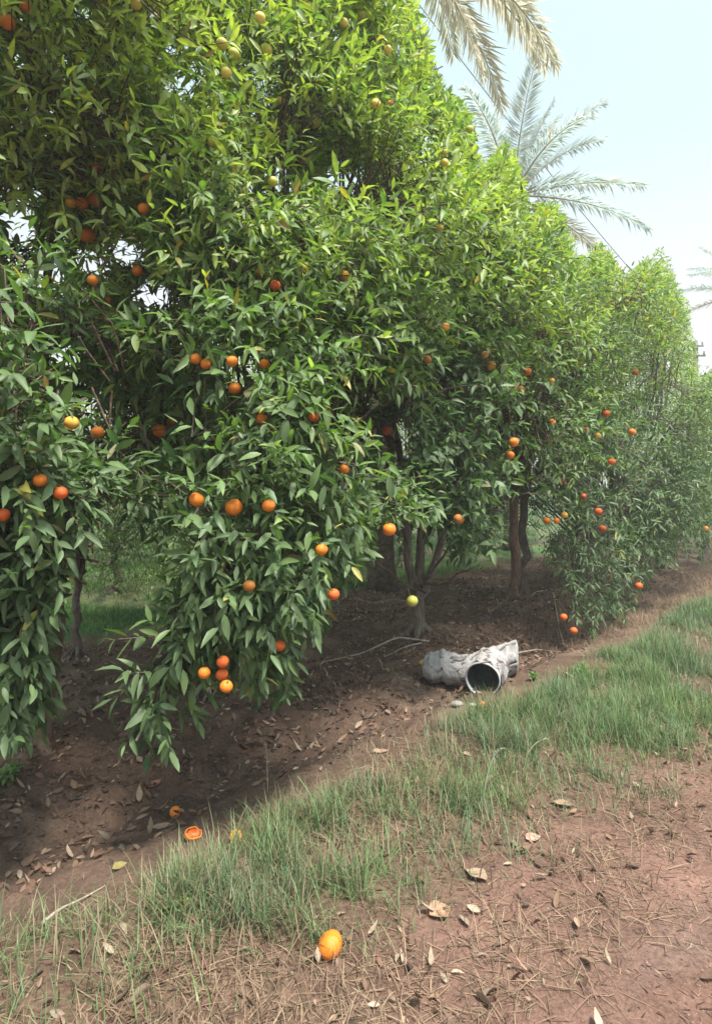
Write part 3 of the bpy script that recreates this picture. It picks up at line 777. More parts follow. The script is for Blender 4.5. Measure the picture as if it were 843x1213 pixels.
# ------------------------------------------------------------------ trees behind
def back(x, y, H, R, zlow, seed, label, ls=.085, dens=85, nl=36, name='citrus_tree', yb=0.05, tr=.06, fork=.7, sparse=.0, group='citrus trees standing behind the front row', extra=()):
    t = Tree(gz(x, y), H, R, zlow, fork, nl, ls, seed, dens, K=8, yb=yb, sparse=sparse); t.clip = False
    for a in extra: t.lobe(*a)
    t.grow()
    plant(t, None, M_BARK, name=name, tmpl=LEAF5, lmat=M_LEAF_FAR, label=label, group=group, twigs=False, trunk_r=tr)
    return t
back(-2.62, 5.95, 2.0, .6, .95, 31, 'small young tree with slim dark stem on the lawn beyond the left gap', .05, 90, 16, 'young_tree', .15, .035, .8)
back(-3.5, 9.2, 3.2, 1.5, .1, 32, 'grey-green bushy tree filling the gap behind the slim young stem', .06, 110, 26, yb=.35, extra=[(110, 620, 7.6, .42, 2.6), (150, 640, 7.7, .4, 2.6), (135, 590, 7.5, .45, 2.2), (180, 610, 7.8, .42, 2.2), (95, 665, 7.5, .25, 2.6), (170, 660, 7.7, .25, 2.6), (200, 650, 7.9, .35, 2.2), (125, 670, 7.6, .2, 2.6)])
back(-5.6, 8.6, 3.6, 1.6, .6, 33, 'dark tree behind the leaning trunk at the far left', .08)
back(-1.0, 10.6, 3.8, 1.7, .4, 34, 'dark bushy tree behind the hanging leafy mass', .08)
back(.9, 12.4, 4.0, 1.9, .35, 35, 'shaded tree seen past the left side of the forked trunk', .08)
back(2.7, 14.2, 4.2, 2.0, .35, 36, 'shaded tree seen between the forked trunk and the slim trunk', .08)
back(2.32, 8.75, 3.6, 1.1, 1.3, 37, 'dark-stemmed tree directly behind the slim trunk on the mound', .08, tr=.06, fork=1.5)
back(.1, 15.8, 4.2, 2.2, .05, 40, 'farthest dark tree seen low behind the forked trunk', .09)
back(3.6, 18.0, 4.4, 2.3, .05, 41, 'farthest dark tree seen low beside the slim trunk', .09)
back(-6.5, 12.5, 4.2, 2.1, .5, 38, 'distant tree low in the left gap beyond the lawn', .09)
back(-2.8, 13.5, 4.2, 2.1, .5, 39, 'distant tree in the middle of the left gap beyond the lawn', .09)

# ------------------------------------------------------------------ palms, pole and cable
def frond(mb_rachis, LV, base, az, elev, length, droop, seed, npair=46, leaflet=.42, col=(.16, .19, .12), twist=0.):
    r = np.random.default_rng(seed)
    n = 16; q = np.linspace(0, 1, n)
    h = np.array([math.cos(az), math.sin(az), 0.]); up = np.array([0, 0, 1.])
    ang = elev - droop * q ** 1.3
    step = length / (n - 1)
    p = [np.array(base, float)]
    for k in range(n - 1):
        p.append(p[-1] + (h * math.cos(ang[k]) + up * math.sin(ang[k])) * step)
    p = np.array(p)
    mb_rachis.tube(p, np.linspace(.028, .004, n), 6)
    tan = norm(np.gradient(p, axis=0)); side = norm(np.cross(tan, up)); nrm = np.cross(side, tan)
    u = np.linspace(.13, .995, npair)
    for sgn in (-1, 1):
        uu = np.clip(u + r.normal(0, .004, npair), 0, 1)
        P = np.stack([np.interp(uu, q, p[:, j]) for j in range(3)], 1)
        Tn = norm(np.stack([np.interp(uu, q, tan[:, j]) for j in range(3)], 1))
        Sd = norm(np.stack([np.interp(uu, q, side[:, j]) for j in range(3)], 1)) * sgn
        Nn = norm(np.cross(Sd, Tn)) * (1 if True else -1)
        Nn = np.where((Nn[:, 2:] < 0), -Nn, Nn)
        fwd = np.radians(24 + 30 * uu + r.normal(0, 6, npair))
        vee = np.radians(25 + r.normal(0, 14, npair))
        ax = Tn * np.sin(fwd)[:, None] + (Sd * np.cos(vee)[:, None] + Nn * np.sin(vee)[:, None]) * np.cos(fwd)[:, None]
        ax[:, 2] -= r.uniform(.05, .35, npair); ax = norm(ax)
        nn = norm(Nn - (Nn * ax).sum(1, keepdims=True) * ax)
        ll = leaflet * (np.sin(np.pi * (.12 + .80 * uu)) ** .6) * r.uniform(.85, 1.1, npair)
        c = np.array(col) * r.uniform(.8, 1.25, (npair, 1))
        dry = r.random((npair, 1)) < .12
        c = np.where(dry, np.array([.36, .30, .19]), c)
        LV.append(dict(pos=P, axis=ax, nrm=nn, len=ll, wid=np.full(npair, .034) * r.uniform(.8, 1.2, npair), col=c, curl=r.uniform(.05, .4, npair)))

M_RACHIS = noise_mat('palm_rachis', (.24, .22, .12), (.36, .32, .19), 10, .7, 0)
M_PTRUNK = noise_mat('palm_trunk_bark', (.08, .06, .045), (.19, .15, .11), 9, .95, 1., 18, bdist=.04)
def palm(base, top, fronds, label, seed, col, tr=.2):
    root = empty('palm_tree', base); tag(root, label, 'palm', 'date palms beyond the citrus row')
    mb = MB(); n = 26
    q = np.linspace(0, 1, n)[:, None]; p = np.array(base) * (1 - q) + np.array(top) * q
    rr = tr * (1 + .08 * np.sin(np.arange(n) * 2.6)); rr[0] *= 1.3
    mb.tube(p, rr, 16, wob=.15, seed=seed)
    adopt(mb.build('trunk', M_PTRUNK), root)
    for i, fr in enumerate(fronds):
        az, el, ln, dr = fr[:4]; cc = fr[4] if len(fr) > 4 else col
        mb = MB(); LV = []
        frond(mb, LV, np.array(top) + np.array([math.cos(az) * .1, math.sin(az) * .1, 0]), az, el, ln, dr, seed * 50 + i, col=cc, leaflet=ln * .165, npair=int(60 + ln * 20))
        f = adopt(mb.build('frond', M_RACHIS), root)
        v, fi, fs, c = leaf_mesh(cat(LV), LEAF5)
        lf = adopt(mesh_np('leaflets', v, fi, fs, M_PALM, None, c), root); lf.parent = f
    return root
R_ = math.radians
olive = (.42, .41, .33); grey = (.40, .45, .45); tan_ = (.54, .48, .38)  # frond colours lightened to carry the veiling glare
t1 = at(452, -95, 9.6)
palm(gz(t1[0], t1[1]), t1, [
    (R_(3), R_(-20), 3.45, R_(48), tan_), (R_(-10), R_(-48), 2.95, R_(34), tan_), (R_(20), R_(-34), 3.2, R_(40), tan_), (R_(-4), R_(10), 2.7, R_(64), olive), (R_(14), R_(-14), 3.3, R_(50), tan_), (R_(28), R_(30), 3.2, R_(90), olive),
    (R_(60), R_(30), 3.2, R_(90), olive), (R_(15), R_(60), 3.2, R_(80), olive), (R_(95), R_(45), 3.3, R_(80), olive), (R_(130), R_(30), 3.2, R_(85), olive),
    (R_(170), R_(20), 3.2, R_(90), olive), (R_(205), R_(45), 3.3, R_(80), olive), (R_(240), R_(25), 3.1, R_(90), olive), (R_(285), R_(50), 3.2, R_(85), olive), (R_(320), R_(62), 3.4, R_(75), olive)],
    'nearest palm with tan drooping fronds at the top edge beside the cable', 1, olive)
t2 = at(606, 232, 15.5)
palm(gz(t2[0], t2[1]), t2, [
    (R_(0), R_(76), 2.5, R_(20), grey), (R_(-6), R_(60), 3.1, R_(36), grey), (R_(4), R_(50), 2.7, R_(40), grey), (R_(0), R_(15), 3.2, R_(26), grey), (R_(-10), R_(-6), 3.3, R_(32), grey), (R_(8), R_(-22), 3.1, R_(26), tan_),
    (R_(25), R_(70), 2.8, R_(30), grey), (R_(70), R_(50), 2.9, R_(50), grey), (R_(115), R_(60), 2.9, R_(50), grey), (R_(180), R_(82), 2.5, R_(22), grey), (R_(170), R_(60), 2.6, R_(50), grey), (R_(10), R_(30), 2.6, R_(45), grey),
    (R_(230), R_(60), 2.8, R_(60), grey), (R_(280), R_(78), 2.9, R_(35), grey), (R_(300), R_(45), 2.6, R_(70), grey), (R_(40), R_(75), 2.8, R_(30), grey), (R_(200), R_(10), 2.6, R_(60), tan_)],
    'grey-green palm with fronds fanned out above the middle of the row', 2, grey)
t3 = at(878, 352, 26)
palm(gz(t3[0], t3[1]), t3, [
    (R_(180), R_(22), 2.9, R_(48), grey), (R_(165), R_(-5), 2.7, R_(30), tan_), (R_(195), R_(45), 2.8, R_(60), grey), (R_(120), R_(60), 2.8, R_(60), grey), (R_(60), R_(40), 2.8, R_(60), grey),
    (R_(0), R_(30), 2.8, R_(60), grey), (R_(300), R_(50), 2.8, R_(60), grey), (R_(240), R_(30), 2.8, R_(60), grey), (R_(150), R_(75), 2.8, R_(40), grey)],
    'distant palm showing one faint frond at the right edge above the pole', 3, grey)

M_POLE = noise_mat('weathered_pole', (.13, .12, .115), (.22, .21, .20), 8, .9, .3, 30, None, (1, 1, .2))
M_CABLE = noise_mat('cable_sheath', (.06, .06, .065), (.10, .10, .105), 20, .6, 0)
pt = at(823, 404, 26)
root = empty('utility_pole', gz(pt[0], pt[1])); tag(root, 'slim grey utility pole with short cross arms poking above the far trees at the right', 'utility pole')
mb = MB(); mb.tube([gz(pt[0], pt[1]) - [0, 0, .3], pt], [.15, .10], 12); adopt(mb.build('post', M_POLE), root)
for dz, w in ((-.22, .26), (-.62, .34)):
    mb = MB(); q = pt + np.array([0, -.12, dz])
    mb.tube([q + [-w, 0, 0], q + [w, 0, 0]], [.045, .045], 8); ar = adopt(mb.build('cross_arm', M_POLE), root)
    for sx in (-w * .85, w * .85):
        mb = MB(); qq = q + np.array([sx, 0, 0])
        mb.tube([qq + [0, 0, .03], qq + [0, 0, .09], qq + [0, 0, .10], qq + [0, 0, .17]], [.02, .045, .03, .04], 8)
        adopt(mb.build('insulator', M_POLE), root).parent = ar
a_, b_ = at(300, -260, 11.0), pt + np.array([0, -.12, -.05])
n = 60; q = np.linspace(0, 1, n)[:, None]
cp = a_ * (1 - q) + b_ * q; cp[:, 2] -= (.5 * 4 * q * (1 - q))[:, 0]
mb = MB(); mb.tube(cp, np.full(n, .011), 6)
tag(mb.build('overhead_cable', M_CABLE), 'thin dark cable crossing the sky under the nearest palm towards the far pole', 'cable')

# ------------------------------------------------------------------ broken pipe
M_MOUTH_SHADE = noise_mat('mouth_shade_dark', (.02, .026, .027), (.06, .07, .07), 9, .6, .2, 30)  # shade inside the pipe mouth, put into the colour
M_PLASTIC = noise_mat('grey_pipe_wall', (.27, .27, .27), (.38, .38, .37), 7, .55, .15, 30)
def pipe_cover_mat():
    m, nt, p = new_mat('lumpy_white_mortar')
    a = N(nt, 'ShaderNodeVertexColor', layer_name='col')
    tc = N(nt, 'ShaderNodeTexCoord')
    n1 = N(nt, 'ShaderNodeTexNoise', Scale=16.0, Detail=8.0, Roughness=.7); nt.links.new(tc.outputs['Object'], n1.inputs['Vector'])
    mr = N(nt, 'ShaderNodeMapRange'); mr.inputs[1].default_value = .3; mr.inputs[2].default_value = .7; mr.inputs[3].default_value = .7; mr.inputs[4].default_value = 1.15
    nt.links.new(n1.outputs['Fac'], mr.inputs[0])
    vm = N(nt, 'ShaderNodeVectorMath', operation='SCALE'); nt.links.new(a.outputs['Color'], vm.inputs[0]); nt.links.new(mr.outputs[0], vm.inputs['Scale'])
    nt.links.new(vm.outputs[0], p.inputs['Base Color']); p.inputs['Roughness'].default_value = .9
    n2 = N(nt, 'ShaderNodeTexNoise', Scale=60.0, Detail=6.0); nt.links.new(tc.outputs['Object'], n2.inputs['Vector'])
    b = N(nt, 'ShaderNodeBump', Strength=.7, Distance=.006); nt.links.new(n2.outputs['Fac'], b.inputs['Height']); nt.links.new(b.outputs[0], p.inputs['Normal'])
    return m
M_MORTAR = pipe_cover_mat()
def build_pipe():
    YP = 4.86
    mouth = at(571, 804, YP)
    g0 = gz(mouth[0], mouth[1]); R0 = .135
    mouth[2] = g0[2] + R0 - .035
    root = empty('broken_pipe', g0)
    tag(root, 'broken white pipe joint with lumpy cracked cover and round open mouth lying on the soil', 'pipe')
    axis = norm(np.array([.40, .90, .06]))                 # runs back and to the right
    def basis(ax):
        s_ = norm(np.cross(ax, [0, 0, 1.])); return s_, np.cross(s_, ax)
    s_, u_ = basis(axis)
    # open plastic socket: outer wall, rim, inner wall, dark far end
    nseg = 48; ph = np.linspace(0, 2 * np.pi, nseg, endpoint=False)
    prof = [(-.0, R0 * .93), (-.006, R0 * .985), (.0, R0 * 1.0), (.03, R0 * 1.0), (.034, R0 * .975), (.26, R0 * .965), (.26, R0 * .90), (.05, R0 * .92), (.004, R0 * .92)]
    v = []
    for x, r in prof:
        for k, a in enumerate(ph):
            rr = r * (1 + .012 * math.sin(3 * a + .6))
            v.append(mouth + axis * (x + .004 * math.sin(2 * a)) + (s_ * math.cos(a) + u_ * math.sin(a)) * rr)
    f = []; m = len(prof)
    for i in range(m):
        j = (i + 1) % m
        for k in range(nseg): f.append((i * nseg + k, i * nseg + (k + 1) % nseg, j * nseg + (k + 1) % nseg, j * nseg + k))
    mb = MB(); mb.add(v, f)
    adopt(mb.build('pipe_socket', M_PLASTIC), root)
    lin = [(.035, R0 * .905), (.12, R0 * .89), (.25, R0 * .88), (.255, R0 * .5), (.255, .004)]      # inner wall and end plug coloured dark to give the shade inside the mouth
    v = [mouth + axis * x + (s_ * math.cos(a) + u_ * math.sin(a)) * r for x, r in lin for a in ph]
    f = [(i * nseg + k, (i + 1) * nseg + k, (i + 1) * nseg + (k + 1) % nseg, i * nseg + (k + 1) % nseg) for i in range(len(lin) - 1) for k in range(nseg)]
    mb = MB(); mb.add(v, f); adopt(mb.build('mouth_shade', M_MOUTH_SHADE), root)
    # lumpy cover over the cross piece: superellipse section swept along a bent axis
    c0 = at(500, 771, YP + .56); c1 = at(613, 783, YP + .40)
    nu, nv = 170, 120
    u = np.linspace(0, 1, nu); vv = np.linspace(0, 2 * np.pi, nv, endpoint=False)
    U, V = np.meshgrid(u, vv, indexing='ij')
    cen = c0[None] * (1 - U[..., None]) + c1[None] * U[..., None]
    gh = ground_h(cen[..., 0], cen[..., 1])
    hh = np.interp(U, [0, .02, .08, .22, .38, .6, .9, .985, 1], [.015, .09, .128, .138, .132, .135, .138, .135, .09])
    ww = np.interp(U, [0, .02, .10, .4, .62, .985, 1], [.02, .09, .13, .12, .15, .16, .10])
    cen[..., 2] = gh + np.interp(U, [0, .25, .45, .7, 1], [.14, .158, .150, .150, .142])
    axd = norm(c1 - c0); hs = norm(np.cross(axd, [0, 0, 1.]))
    lump = fbm(np.stack([U * 5, np.cos(V) * 1.3, np.sin(V) * 1.3], -1), 1.6, 5, 4) - .5
    fine = fbm(np.stack([U * 5, np.cos(V) * 1.3, np.sin(V) * 1.3], -1), 9, 6, 3) - .5
    P = cen + hs * (np.cos(V) * ww)[..., None] + np.array([0, 0, 1.]) * (np.sin(V) * hh)[..., None]
    Nn = norm(hs * np.cos(V)[..., None] + np.array([0, 0, 1.]) * np.sin(V)[..., None])
    P = P + Nn * (lump * .020 + fine * .008)[..., None]
    # cracks follow broken lines over the cover (u, angle): filled with earth
    wob = (fbm(np.stack([U, V], -1), 6, 8, 3) - .5)
    def line(pts):
        d = np.full(U.shape, 9.)
        for (a0, b0), (a1, b1) in zip(pts[:-1], pts[1:]):
            A = np.stack([(U + wob * .06) * 1.0, (V + wob * .5) * .16], -1); a = np.array([a0, b0 * .16]); b = np.array([a1, b1 * .16])
            w = np.clip(((A - a) @ (b - a)) / ((b - a) @ (b - a)), 0, 1)
            d = np.minimum(d, np.linalg.norm(A - (a + w[..., None] * (b - a)), axis=-1))
        return d
    d = np.minimum.reduce([line([(.62, -.25), (.66, .5), (.78, .95), (.86, 1.35), (.98, 1.6)]),
                           line([(.66, .35), (.8, .2), (.97, -.1)]),
                           line([(.30, .9), (.40, 1.3), (.45, 1.6), (.50, 1.9)]),
                           line([(.33, .75), (.42, .95), (.47, 1.45)]),
                           line([(.52, 1.15), (.57, 1.4), (.63, 1.35)])])
    w = np.clip(1.4 - d / .017, 0, 1)
    P = P - Nn * (w * .030)[..., None]
    spots = np.clip((fbm(P, 38, 31, 2) - .66) * 9, 0, 1)
    base = np.array([.36, .335, .325]) * (.9 + .25 * lump[..., None])
    dirt = np.clip((gh + .115 - .06 * U - P[..., 2]) / .07 + (fbm(P, 14, 9, 3) - .5) * 1.6, 0, 1)[..., None] * .8      # soil stuck to the lower flanks
    c = base * (1 - dirt) + np.array([.10, .065, .055]) * dirt
    k = np.maximum(w, spots * .85)[..., None]; c = c * (1 - k) + np.array([.05, .034, .03]) * k
    i, kk = np.meshgrid(np.arange(nu - 1), np.arange(nv), indexing='ij'); k2 = (kk + 1) % nv
    fa = np.stack([i * nv + kk, i * nv + k2, (i + 1) * nv + k2, (i + 1) * nv + kk], -1).reshape(-1, 4)
    fi = np.concatenate([fa.ravel(), np.arange(nv)[::-1], (nu - 1) * nv + np.arange(nv)])
    fs = np.concatenate([np.full(len(fa), 4), [nv, nv]])
    adopt(mesh_np('cracked_cover', P.reshape(-1, 3), fi, fs, M_MORTAR, None, c.reshape(-1, 3)), root)
    # crumbled skirt of the same cover on the right flank of the socket
    nu, nv = 60, 50
    U, V = np.meshgrid(np.linspace(0, 1, nu), np.linspace(-2.3, 2.1, nv), indexing='ij')
    rr = R0 * 1.035 + .008 * np.sin(np.pi * np.clip(U, 0, 1)) ** .5 + (fbm(np.stack([U * 3, V, V * 0], -1), 3.5, 12, 4) - .5) * .022
    x0 = .035 + .03 * (fbm(np.stack([V, V * 0, U * 0], -1), 5, 15, 3) - .5) * 4
    cp = mouth + axis * (x0 + (.36 - x0) * U)[..., None]
    # angle 0 = right-hand side
    P = cp + (-s_ * 0 + s_ * np.cos(V)[..., None] + u_ * np.sin(V)[..., None]) * rr[..., None]
    zig = (fbm(np.stack([U, V * .3, V * 0], -1), 7, 3, 3) - .5) * .9
    d = .14 * np.minimum(np.abs(V - (1.25 + .7 * U + zig)), np.abs(V - (1.05 - .95 * U - zig)))
    w = np.clip(1.9 - d / .0095, 0, 1); P = P - (s_ * np.cos(V)[..., None] + u_ * np.sin(V)[..., None]) * (w * .005)[..., None]
    c = np.array([.32, .295, .285]) * (.75 + .5 * fbm(P, 18, 4, 3))[..., None]
    pt_ = np.clip((fbm(P, 16, 91, 3) - .5) * 7, 0, 1)[..., None] * np.clip(1.2 - V, 0, 1)[..., None]
    k = np.maximum(w[..., None], pt_ * .9); c = c * (1 - k) + np.array([.085, .055, .05]) * k
    i, kk = np.meshgrid(np.arange(nu - 1), np.arange(nv - 1), indexing='ij')
    fa = np.stack([i * nv + kk, i * nv + kk + 1, (i + 1) * nv + kk + 1, (i + 1) * nv + kk], -1).reshape(-1, 4)
    adopt(mesh_np('crumbled_mortar', P.reshape(-1, 3), fa, np.full(len(fa), 4), M_MORTAR, None, c.reshape(-1, 3)), root)
build_pipe()

# ------------------------------------------------------------------ verge: grass, straw, litter
def blades(name, xy, ln, wd, lean, col, mat, label, kindcat, flat=None, zoff=0.):
    n = len(xy); r = rng
    z = ground_h(xy[:, 0], xy[:, 1])
    p0 = np.stack([xy[:, 0], xy[:, 1], z - .008 + zoff], 1)
    az = r.uniform(0, 6.283, n)
    h = np.stack([np.cos(az), np.sin(az), np.zeros(n)], 1); sd = np.stack([-np.sin(az), np.cos(az), np.zeros(n)], 1)
    ang0 = np.radians(90) - lean * r.uniform(.1, .7, n); curv = lean * r.uniform(.5, 1.9, n)
    if flat is not None: ang0 = np.where(flat, r.uniform(-.05, .25, n), ang0); curv = np.where(flat, r.uniform(-.1, .4, n), curv)
    q = np.array([0, .3, .62, 1.]); pts = [p0]
    for k in range(3):
        a = ang0 - curv * (q[k] + q[k + 1]) / 2
        pts.append(pts[-1] + (h * np.cos(a)[:, None] + np.array([0, 0, 1.]) * np.sin(a)[:, None]) * (ln * (q[k + 1] - q[k]))[:, None])
    v = []
    for k in range(3):
        w = wd * (1.0, .9, .6)[k] * .5
        v += [pts[k] - sd * w[:, None], pts[k] + sd * w[:, None]]
    v.append(pts[3]); v = np.stack(v, 1)
    gz_ = ground_h(v[..., 0], v[..., 1]); v[..., 2] = np.maximum(v[..., 2], gz_ - .006)
    base = np.array([0, 1, 3, 2, 2, 3, 5, 4, 4, 5, 6]); idx = (base[None] + (np.arange(n) * 7)[:, None]).ravel()
    c = np.repeat(col[:, None], 7, 1)
    o = mesh_np(name, v.reshape(-1, 3), idx, np.tile([4, 4, 3], n), mat, None, c.reshape(-1, 3))
    return tag(o, label, kindcat, kind='stuff')
def from_st(s, t): return np.stack([s * S43 + t * C43, s * C43 - t * S43], 1)
def scatter(n, s0, s1, t0, t1, dens, power=1.7):
    """points along the strip, more of them close by"""
    s = s0 + (s1 - s0) * rng.random(n) ** power; t = rng.uniform(t0, t1, n)
    xy = from_st(s, t); k = rng.random(n) < dens(xy, s, t); return xy[k], s[k], t[k]
def bump_(t, a, b, c, d): return np.clip((t - a) / (b - a), 0, 1) * np.clip((d - t) / (d - c), 0, 1)
def gd(xy, s, t):
    w = (fbm(xy, 1.5, 81, 3) - .5) * .7
    top = np.clip(-1.78 + .14 * s, -1.75, -1.15); w = w * .7; k = np.clip((t + w + 2.30 + .24 * np.clip((1.5 - s) / .6, 0, 1) - .06 * np.clip((2.6 - s) / .6, 0, 1)) / .3, 0, 1) * np.clip((top + .2 - t - w) / .6, 0, 1)
    patch = np.clip((fbm(xy, 2.6, 83, 3) - .40) * 5, .16, 1) * np.clip((vnoise(xy, 9, 84) - .28) * 2.6, .10, 1)
    near = np.clip((s - .3) / 2.2, .95, 1); patch = np.clip(patch - .10 * np.clip((3.2 - s) / 2.5, 0, 1), .05, 1)
    return np.clip(k * patch * near * 1.2, 0, 1)
xy, s_, t_ = scatter(640000, -.4, 17, -2.95, -.95, gd, 1.9)
n = len(xy); tall = np.clip((fbm(xy, 1.7, 90, 2) - .3) * 2, .25, 1.2)
far_t = np.clip((s_ - 3) / 3, 0, 1)
ln = rng.uniform(.04, .25, n) ** 1.0 * (.65 + .75 * tall) * (1 - .15 * far_t); wd = rng.uniform(.0022, .0052, n) * (1 + .25 * far_t)
mixv = rng.random((n, 1)); hue = fbm(xy, 2.2, 92, 2)[:, None]
bluish = np.array([.112, .165, .092]); lush = np.array([.130, .212, .060]); strawc = np.array([.25, .20, .12])
c = bluish * (1 - hue) + lush * hue; c = c * rng.uniform(.65, 1.35, (n, 1))
c = np.where(mixv < (.10 + .30 * np.clip((4.5 - s_) / 3.5, 0, 1))[:, None], strawc * rng.uniform(.7, 1.2, (n, 1)), c)
blades('grass', xy, ln, wd, rng.uniform(.3, 1.3, n), c, M_GRASS, 'uneven green grass growing on the verge between orchard soil and track', 'grass')
# dry standing and lying straw
def dd(xy, s, t):
    w = (fbm(xy, 1.5, 81, 3) - .5) * .7
    a = bump_(t + w, -2.45, -1.95, -1.25, -.55) * np.clip((fbm(xy, 2.0, 85, 3) - .40) * 6, .05, 1)
    bank = bump_(t, -3.5, -3.05, -2.6, -2.3) * np.clip((s - 6.0) / 1.5, 0, 1) * 1.0
    mound = np.exp(-(((xy[:, 0] - 2.5) / .7) ** 2 + ((xy[:, 1] - 7.1) / .7) ** 2)) * .45
    return np.clip(a + bank + mound, 0, 1)
xy, s_, t_ = scatter(130000, -.5, 14, -3.6, -.45, dd, 1.7)
n = len(xy); flat = rng.random(n) < np.where(t_ < -2.4, .35, .72)
wv = np.clip(rng.random((n, 1)) * .8 + .5 * np.clip(-t_ - 1.7, 0, .6)[:, None], 0, 1); c = (np.array([.17, .098, .07]) * (1 - wv) + np.array([.27, .20, .125]) * wv) * rng.uniform(.5, 1.4, (n, 1))
blades('dry_grass', xy, rng.uniform(.04, .17, n), rng.uniform(.0018, .0048, n), rng.uniform(.4, 1.6, n), c, M_DRY, 'matted straw and dry grass along the track edge and far bank', 'dry grass', flat, .010)
# thin straw and chaff on the track and the soil
def dt(xy, s, t): return np.clip(bump_(t, -4.9, -4.4, -3.2, -2.7) * .25 + bump_(t, -1.6, -1.2, -.2, .9) * (.15 + .6 * np.clip((fbm(xy, 1.9, 88, 3) - .4) * 5, 0, 1)), 0, 1)
xy, s_, t_ = scatter(90000, -.4, 12, -5.0, 1.2, dt, 1.6); n = len(xy)
c = np.array([.165, .092, .066]) * rng.uniform(.3, 1.7, (n, 1))
blades('straw_debris', xy, rng.uniform(.010, .065, n) * rng.uniform(.5, 1.1, n), rng.uniform(.0018, .0055, n), np.ones(n) * 1.6, c, M_DRY, 'small bits of straw and twig strewn over the dirt', 'straw', np.ones(n, bool), .011)
# lawn blades beyond
def dl(xy, s, t): return np.clip((-t - 6.3) / .5, 0, 1) * np.clip((fbm(xy, .9, 77, 3) - .62) * -8, .25, 1)
xy = np.stack([rng.uniform(-8, 4, 70000), rng.uniform(5.2, 12.5, 70000)], 1); s_, t_ = st(xy[:, 0], xy[:, 1]); k = rng.random(len(xy)) < dl(xy, s_, t_); xy = xy[k]; n = len(xy)
c = np.array([.11, .20, .045]) * rng.uniform(.6, 1.4, (n, 1))
blades('lawn_grass', xy, rng.uniform(.05, .13, n), rng.uniform(.005, .009, n), rng.uniform(.3, 1.0, n), c, M_GRASS, 'bright green grass of the clearing behind the front row', 'grass')

# dead leaves
def flat_leaves(xy, ll, col, zoff=.012, lwr=.42, tilt=.35):
    n = len(xy); z = ground_h(xy[:, 0], xy[:, 1]) + zoff
    az = rng.uniform(0, 6.283, n)
    ax = norm(np.stack([np.cos(az), np.sin(az), rng.normal(0, tilt * .6, n)], 1))
    n0 = np.array([0, 0, 1.]) + rng.normal(0, tilt, (n, 3)); nn = norm(n0 - (n0 * ax).sum(1, keepdims=True) * ax)
    pos = np.stack([xy[:, 0], xy[:, 1], z], 1) - ax * (ll * .5)[:, None]
    pos[:, 2] = np.maximum(pos[:, 2], z - .002)
    return dict(pos=pos, axis=ax, nrm=nn, len=ll, wid=ll * lwr * rng.uniform(.7, 1.2, n), col=col, curl=rng.uniform(-.9, .9, n))
def dlit(xy, s, t):
    a = bump_(t, -6.6, -5.6, -3.3, -2.5) * np.clip((fbm(xy, 1.6, 95, 3) - .38) * 5, .30, 1)
    b = bump_(t, -2.4, -1.7, -1.2, -.6) * .12 + bump_(t, -1.5, -1.1, .3, 1.2) * .07
    return np.clip(a + b, 0, 1)
xy, s_, t_ = scatter(85000, -.5, 13, -6.8, 1.0, dlit, 1.25); n = len(xy)
pal = np.array([[.17, .10, .065], [.12, .07, .045], [.24, .155, .105], [.14, .075, .05], [.28, .21, .15], [.085, .055, .04]])
c = pal[rng.integers(0, 6, n)] * rng.uniform(.7, 1.25, (n, 1))
v, fi, fs, cc = leaf_mesh(flat_leaves(xy, rng.uniform(.018, .075, n) * (.55 + .6 * rng.random(n)), c, tilt=.55), LEAF11)
tag(mesh_np('leaf_litter', v, fi, fs, M_LITTER, None, cc), 'brown curled dead leaves littering the soil under the trees', 'leaf litter', kind='stuff')
# earth crumbs and pebbles
def lumps(name, xy, rad, col, mat, label, catg):
    n = len(xy); dirs = norm(np.array([[1, 0, 0], [-1, 0, 0], [0, 1, 0], [0, -1, 0], [0, 0, 1], [0, 0, -1]], float))
    v = dirs[None] * rad[:, None, None] * rng.uniform(.55, 1.3, (n, 6, 1)); v[..., 2] *= .65
    a = rng.uniform(0, 6.28, n); ca, sa = np.cos(a)[:, None], np.sin(a)[:, None]
    x = v[..., 0] * ca - v[..., 1] * sa; y = v[..., 0] * sa + v[..., 1] * ca
    z = ground_h(xy[:, 0], xy[:, 1])
    v = np.stack([x + xy[:, :1], y + xy[:, 1:], v[..., 2] + z[:, None] + rad[:, None] * .25], -1)
    base = np.array([0, 2, 4, 2, 1, 4, 1, 3, 4, 3, 0, 4, 2, 0, 5, 1, 2, 5, 3, 1, 5, 0, 3, 5])
    idx = (base[None] + (np.arange(n) * 6)[:, None]).ravel()
    o = mesh_np(name, v.reshape(-1, 3), idx, np.full(n * 8, 3), mat, None, np.repeat(col[:, None], 6, 1).reshape(-1, 3), smooth=False)
    return tag(o, label, catg, kind='stuff')
def dc(xy, s, t): return bump_(t, -5.6, -4.8, -2.9, -2.5) * .8 * np.clip((fbm(xy, 2.2, 97, 3) - .40) * 5, .08, 1)
xy, s_, t_ = scatter(30000, -.6, 11, -5.8, -2.4, dc, 1.3); n = len(xy)
lumps('soil_crumbs', xy, .004 + .022 * rng.random(n) ** 3, np.array([.085, .058, .044]) * rng.uniform(.6, 1.5, (n, 1)), M_LITTER, 'loose clods and crumbs of dark orchard soil', 'soil')
def dp(xy, s, t): return bump_(t, -1.7, -1.1, .6, 1.2) * .6
xy, s_, t_ = scatter(26000, -.4, 9, -1.7, 1.6, dp, 1.5); n = len(xy)
lumps('gravel', xy, .002 + .007 * rng.random(n) ** 3, np.array([.20, .135, .105]) * rng.uniform(.5, 1.35, (n, 1)), M_LITTER, 'fine grit and small stones pressed into the dirt track', 'gravel')

